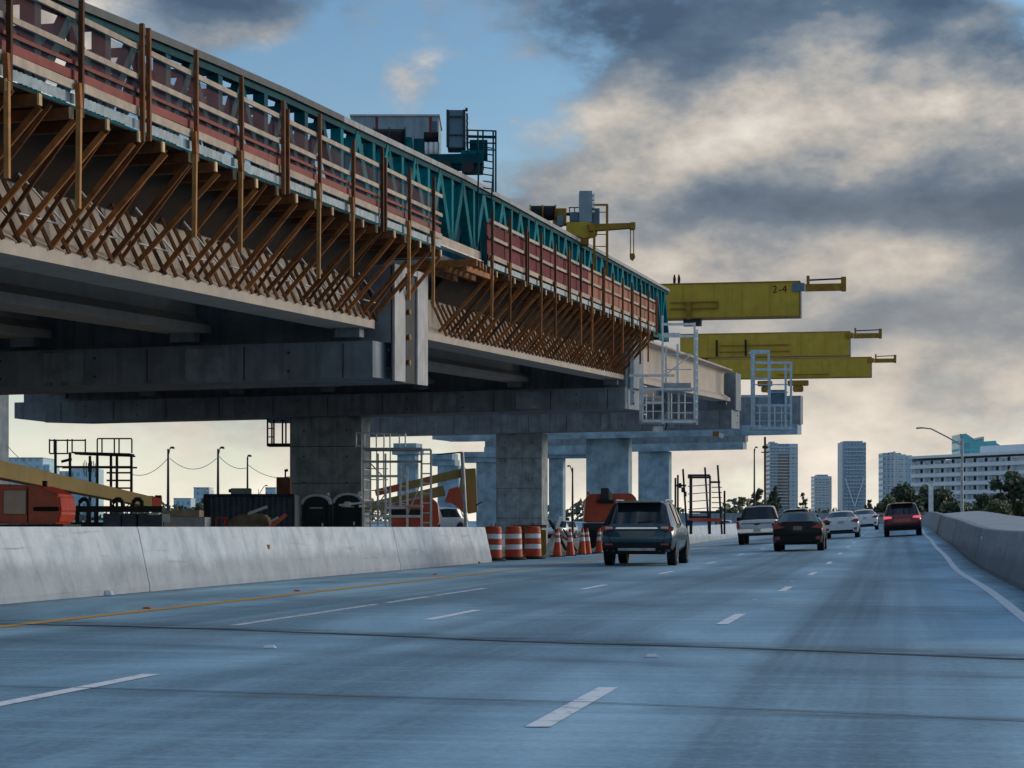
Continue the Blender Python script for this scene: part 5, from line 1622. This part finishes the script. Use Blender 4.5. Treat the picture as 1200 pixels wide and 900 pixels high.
T.bands('floor_band', 902, 935, 524, 596, 3.6, -1.0, 'white_frame', .5)
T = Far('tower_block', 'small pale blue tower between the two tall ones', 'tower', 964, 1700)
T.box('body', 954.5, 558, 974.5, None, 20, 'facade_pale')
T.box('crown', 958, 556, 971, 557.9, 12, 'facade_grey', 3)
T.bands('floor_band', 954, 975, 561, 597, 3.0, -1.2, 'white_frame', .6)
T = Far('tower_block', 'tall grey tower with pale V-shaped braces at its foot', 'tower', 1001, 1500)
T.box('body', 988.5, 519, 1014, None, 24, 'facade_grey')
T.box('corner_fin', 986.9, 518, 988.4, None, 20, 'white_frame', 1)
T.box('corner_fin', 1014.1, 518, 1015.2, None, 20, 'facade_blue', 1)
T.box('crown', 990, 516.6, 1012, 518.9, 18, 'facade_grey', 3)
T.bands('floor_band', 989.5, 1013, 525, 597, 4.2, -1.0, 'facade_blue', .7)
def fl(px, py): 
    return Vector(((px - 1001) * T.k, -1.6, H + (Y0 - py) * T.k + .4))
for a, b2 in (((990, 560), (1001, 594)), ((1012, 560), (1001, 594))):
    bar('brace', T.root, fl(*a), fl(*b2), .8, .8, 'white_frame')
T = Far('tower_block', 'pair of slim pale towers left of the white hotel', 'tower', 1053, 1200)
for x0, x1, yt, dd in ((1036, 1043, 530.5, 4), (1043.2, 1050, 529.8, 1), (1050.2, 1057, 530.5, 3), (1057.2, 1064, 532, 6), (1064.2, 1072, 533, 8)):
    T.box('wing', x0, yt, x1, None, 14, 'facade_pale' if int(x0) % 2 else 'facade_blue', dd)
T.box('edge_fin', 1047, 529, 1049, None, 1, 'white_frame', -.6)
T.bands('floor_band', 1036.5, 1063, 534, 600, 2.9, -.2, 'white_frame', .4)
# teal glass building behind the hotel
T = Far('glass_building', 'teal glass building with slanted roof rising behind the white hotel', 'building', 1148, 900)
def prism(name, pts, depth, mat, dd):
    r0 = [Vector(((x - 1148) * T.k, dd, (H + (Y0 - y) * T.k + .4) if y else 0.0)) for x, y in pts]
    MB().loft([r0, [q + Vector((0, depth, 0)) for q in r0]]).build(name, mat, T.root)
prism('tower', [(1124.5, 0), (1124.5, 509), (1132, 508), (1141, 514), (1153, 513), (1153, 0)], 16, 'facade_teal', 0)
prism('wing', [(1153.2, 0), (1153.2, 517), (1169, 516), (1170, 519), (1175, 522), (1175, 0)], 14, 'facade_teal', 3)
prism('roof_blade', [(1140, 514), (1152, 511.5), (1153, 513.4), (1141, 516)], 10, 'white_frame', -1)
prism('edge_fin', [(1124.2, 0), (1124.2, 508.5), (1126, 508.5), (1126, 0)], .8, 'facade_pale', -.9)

# the white hotel, seen along its balconies
pa = pt(1068, Y0, 700); pb = pt(1262, Y0, 628)
hv = pb - pa; hang = math.atan2(hv.y, hv.x)
HT = thing('hotel_building', 'long white hotel with rows of dark balcony windows behind the trees', 'building', Vector((pa.x, pa.y, -.4)), hang)
HL = Vector((hv.x, hv.y)).length
k = 700 / F
ztop = H + (Y0 - 534.8) * k + .4
MB().box((HL / 2, 9, ztop / 2 - .8), (HL, 15, ztop - 1.6)).build('body', 'hotel_recess', HT)
MB().box((HL / 2, 8.2, ztop - .4), (HL + 1.0, 17.6, .8)).build('roof_slab', 'hotel_wall', HT)
MB().box((HL * .62, 10, ztop + 1.2), (HL * .55, 8, 2.4)).build('penthouse', 'hotel_wall', HT)
fh = 10.25 * k
bayw = 19.4 * k * 1.03
win_me = None
for f in range(6):
    zc = H + (Y0 - (547.6 + 10.25 * f)) * k + .4
    MB().box((HL / 2, .55, zc), (HL, 1.9, 1.15)).build('balcony', 'hotel_wall', HT, bevel=.03)
    for i in range(9):
        x = 3.6 + bayw * i
        wz_ = zc + fh * .5
        w_ = MB().box((x, 1.42, wz_), (1.5, .12, 1.4)).build('window', 'white_frame', HT)
        MB().box((x, 1.34, wz_ + .02), (1.25, .06, 1.2)).build('pane', 'glass_far', w_)
for i in range(10):
    x = 3.6 + bayw * (i - .5)
    MB().box((x, .75, ztop / 2 - 1), (.3, 1.3, ztop - 2)).build('fin', 'hotel_wall', HT)
MB().box((-.6, 7, ztop / 2 - .3), (1.0, 13, ztop - .8)).build('end_wall', 'facade_blue', HT)

# left distance
T = Far('office_building', 'low blue glass building behind the tan boom at far left', 'building', 25, 800)
T.box('body', -40, 537, 50, None, 20, 'facade_blue')
T.box('wing', 50.2, 544, 56.5, None, 18, 'facade_blue', 2)
T.box('roof_edge', -40, 536, 50.4, 536.9, 20.4, 'facade_grey', -.2)
T = Far('office_building', 'pale blue building seen through the scaffold tower legs', 'building', 85, 900)
T.box('body', 57, 552, 82, None, 16, 'facade_pale')
T.box('wing', 82.2, 549, 112, None, 16, 'facade_blue', 2)
T = Far('office_building', 'small low blue building right of the first site lamp', 'building', 213, 1100)
T.box('body', 203.5, 584.5, 223.5, None, 16, 'facade_blue')
T.box('roof_edge', 203, 583.6, 224, 584.4, 16.4, 'facade_grey', -.2)
T = Far('office_building', 'small square blue tower left of the container', 'building', 236, 1200)
T.box('body', 227, 572, 239.5, None, 18, 'facade_blue')
T.box('wing', 239.7, 573, 245, None, 18, 'facade_pale', 1)
T.box('roof_edge', 226.6, 571, 245, 571.9, 18.4, 'facade_grey', -.2)
T = Far('office_building', 'tiny blue building behind the distant thin lamp post', 'building', 316, 1200)
T.box('body', 311, 572, 323, None, 16, 'facade_blue')
T.box('roof_edge', 310.6, 571, 323.4, 571.9, 16.4, 'facade_grey', -.2)

# ------------------------------------------------------------------ trees
def leafmat(name, lo, hi):
    m, b, p = newmat(name)
    oi = b.n('ShaderNodeNewGeometry')
    n = b.noise(oi.outputs['Position'], .55, 4, .6)
    n2_ = b.n('ShaderNodeTexWhiteNoise'); 
    b.link(oi.outputs['Random Per Island'], n2_.inputs['Vector'])
    f = b.math('ADD', b.math('MULTIPLY', n, .6), b.math('MULTIPLY', n2_.outputs['Value'], .4))
    b.link(b.ramp(f, [(.25, lo), (.75, hi)]), p.inputs['Base Color'])
    p.inputs['Roughness'].default_value = .6
    p.inputs['Transmission Weight'].default_value = 0.0
leafmat('leaf_dark', (0.016, 0.034, 0.026), (0.075, 0.12, 0.055))
leafmat('leaf_mid', (0.035, 0.065, 0.028), (0.13, 0.17, 0.06))
surf('bark', (0.10, 0.075, 0.055), .9, .3, 4)
def tree(label, px, d, ytop, wpx, n_, seed, mat='leaf_dark', leaf=.30, airy=0.0, cat='tree', crown_low=.25):
    rg = random.Random(seed)
    c = pt(px, Y0, d); c.z = -.38
    r = thing('leafy_tree', label, cat, c, 0, 'trees along the far road')
    k = d / F
    ht = H + (Y0 - ytop) * k + .38
    rw = wpx * k / 2
    tp = [Vector((0, 0, 0)), Vector((rg.uniform(-.2, .2), 0, ht * .3)), Vector((rg.uniform(-.4, .4), rg.uniform(-.3, .3), ht * .62))]
    tr_ = MB().tube(tp, [.05 * ht, .035 * ht, .015 * ht], 7)
    blobs = []
    nb = 14 if not airy else 30
    for i in range(nb):
        q = rg.uniform(0, 6.28); rr = rw * math.sqrt(rg.uniform(0, 1)) * .78
        zz = ht * (crown_low + (1 - crown_low) * rg.uniform(.12, .86))
        f = 1 - .55 * abs((zz / ht - .5) * 1.4)
        bc = Vector((rr * math.cos(q) * f, rr * math.sin(q) * f * .8, zz))
        br_ = rw * rg.uniform(.22, .42) * (.55 if airy else 1)
        blobs.append((bc, br_))
        tr_.tube([tp[1].lerp(tp[2], rg.uniform(0, 1)), bc], [.012 * ht, .004 * ht], 5)
    blobs.append((Vector((rg.uniform(-.2, .2) * rw, 0, ht - rw * .2)), rw * .24))
    tr_.build('trunk', 'bark', r, smooth=True)
    vs = np.zeros((n_ * 4, 3)); fs = [(4 * i, 4 * i + 1, 4 * i + 2, 4 * i + 3) for i in range(n_)]
    wts = [b_[1] ** 2 for b_ in blobs]
    for i in range(n_):
        bc, br_ = rg.choices(blobs, wts)[0]
        u = Vector((rg.gauss(0, 1), rg.gauss(0, 1), rg.gauss(0, 1))).normalized()
        q = bc + u * br_ * (rg.uniform(.15, 1) ** .45) * rg.uniform(.85, 1.2)
        q.z = max(q.z, .15)
        a = Vector((rg.gauss(0, 1), rg.gauss(0, 1), rg.gauss(0, 1))).normalized()
        b_ = a.orthogonal().normalized()
        s = leaf * rg.uniform(.6, 1.4)
        a *= s; b_ *= s * .55
        vs[4 * i] = q - a; vs[4 * i + 1] = q + b_; vs[4 * i + 2] = q + a; vs[4 * i + 3] = q - b_
    me = bpy.data.meshes.new('crown')
    me.from_pydata(vs.tolist(), [], fs)
    me.materials.append(MATS[mat])
    link(bpy.data.objects.new('crown', me), r)
    return r
tree('broad dark tree behind the red SUV, left of the lamp post', 1062, 255, 571, 62, 4200, 1, leaf=.26)
tree('dark round tree in front of the hotel left end', 1098, 262, 574, 54, 3800, 2, leaf=.26)
tree('lighter bushy tree at the left edge of the hotel trees', 1040, 235, 582, 34, 2200, 3, 'leaf_mid', leaf=.22)
tree('dark bushy tree right of the street lamp', 1150, 240, 581, 50, 3400, 4, leaf=.26)
tree('tall loose tree at the right picture edge', 1186, 190, 552, 62, 3400, 5, 'leaf_dark', leaf=.22, airy=1.0)
tree('lighter bush below the tall tree at the right edge', 1168, 180, 586, 44, 2400, 6, 'leaf_mid', leaf=.20)
tree('dark bushy tree cut by the right picture edge', 1208, 200, 566, 56, 3000, 14, 'leaf_dark', leaf=.24)
tree('low dark bush between the red SUV and the hotel trees', 1120, 230, 588, 40, 2000, 15, leaf=.22)
tree('loose small tree left of the tall blue tower', 888, 260, 573, 30, 900, 7, 'leaf_mid', leaf=.24, airy=1.0)
tree('small loose tree at the foot of the tall blue tower', 908, 250, 570, 22, 700, 8, leaf=.22, airy=1.0)
tree('sparse small tree left of the small pale tower', 942, 250, 578, 18, 500, 9, leaf=.2, airy=1.0)
tree('sparse dark shrub right of the tower with braces', 1018, 245, 586, 16, 500, 10, leaf=.2, airy=1.0)
tree('round dark tree behind the white pickup roof', 868, 280, 584, 36, 1600, 11, 'leaf_mid', leaf=.24)
tree('bush behind the leftmost concrete block', 233, 200, 590, 20, 700, 12, leaf=.2)
tree('dark low bush left of the container on the left', 205, 210, 598, 16, 600, 13, leaf=.2)
# the far wood along the horizon reads as one mass
rg = random.Random(21)
n_ = 9000
vs = np.zeros((n_ * 4, 3)); fs = [(4 * i, 4 * i + 1, 4 * i + 2, 4 * i + 3) for i in range(n_)]
for i in range(n_):
    x = rg.uniform(-90, 120); dd = 330 + rg.uniform(0, 25)
    top = 3.6 + 1.1 * math.sin(x * .21) + .8 * math.sin(x * .53 + 1) + .5 * math.sin(x * 1.3)
    z = -.4 + (top + .4) * math.sqrt(rg.random())
    q = Vector((x, dd, z))
    a = Vector((rg.gauss(0, 1), rg.gauss(0, 1), rg.gauss(0, 1))).normalized(); b_ = a.orthogonal().normalized()
    s = .55 * rg.uniform(.6, 1.3)
    vs[4 * i] = q - a * s; vs[4 * i + 1] = q + b_ * s * .6; vs[4 * i + 2] = q + a * s; vs[4 * i + 3] = q - b_ * s * .6
me = bpy.data.meshes.new('distant_trees'); me.from_pydata(vs.tolist(), [], fs); me.materials.append(MATS['leaf_dark'])
dt = link(bpy.data.objects.new('distant_trees', me))
tag(dt, 'low dark line of trees along the horizon behind the cars', 'trees'); dt['kind'] = 'stuff'
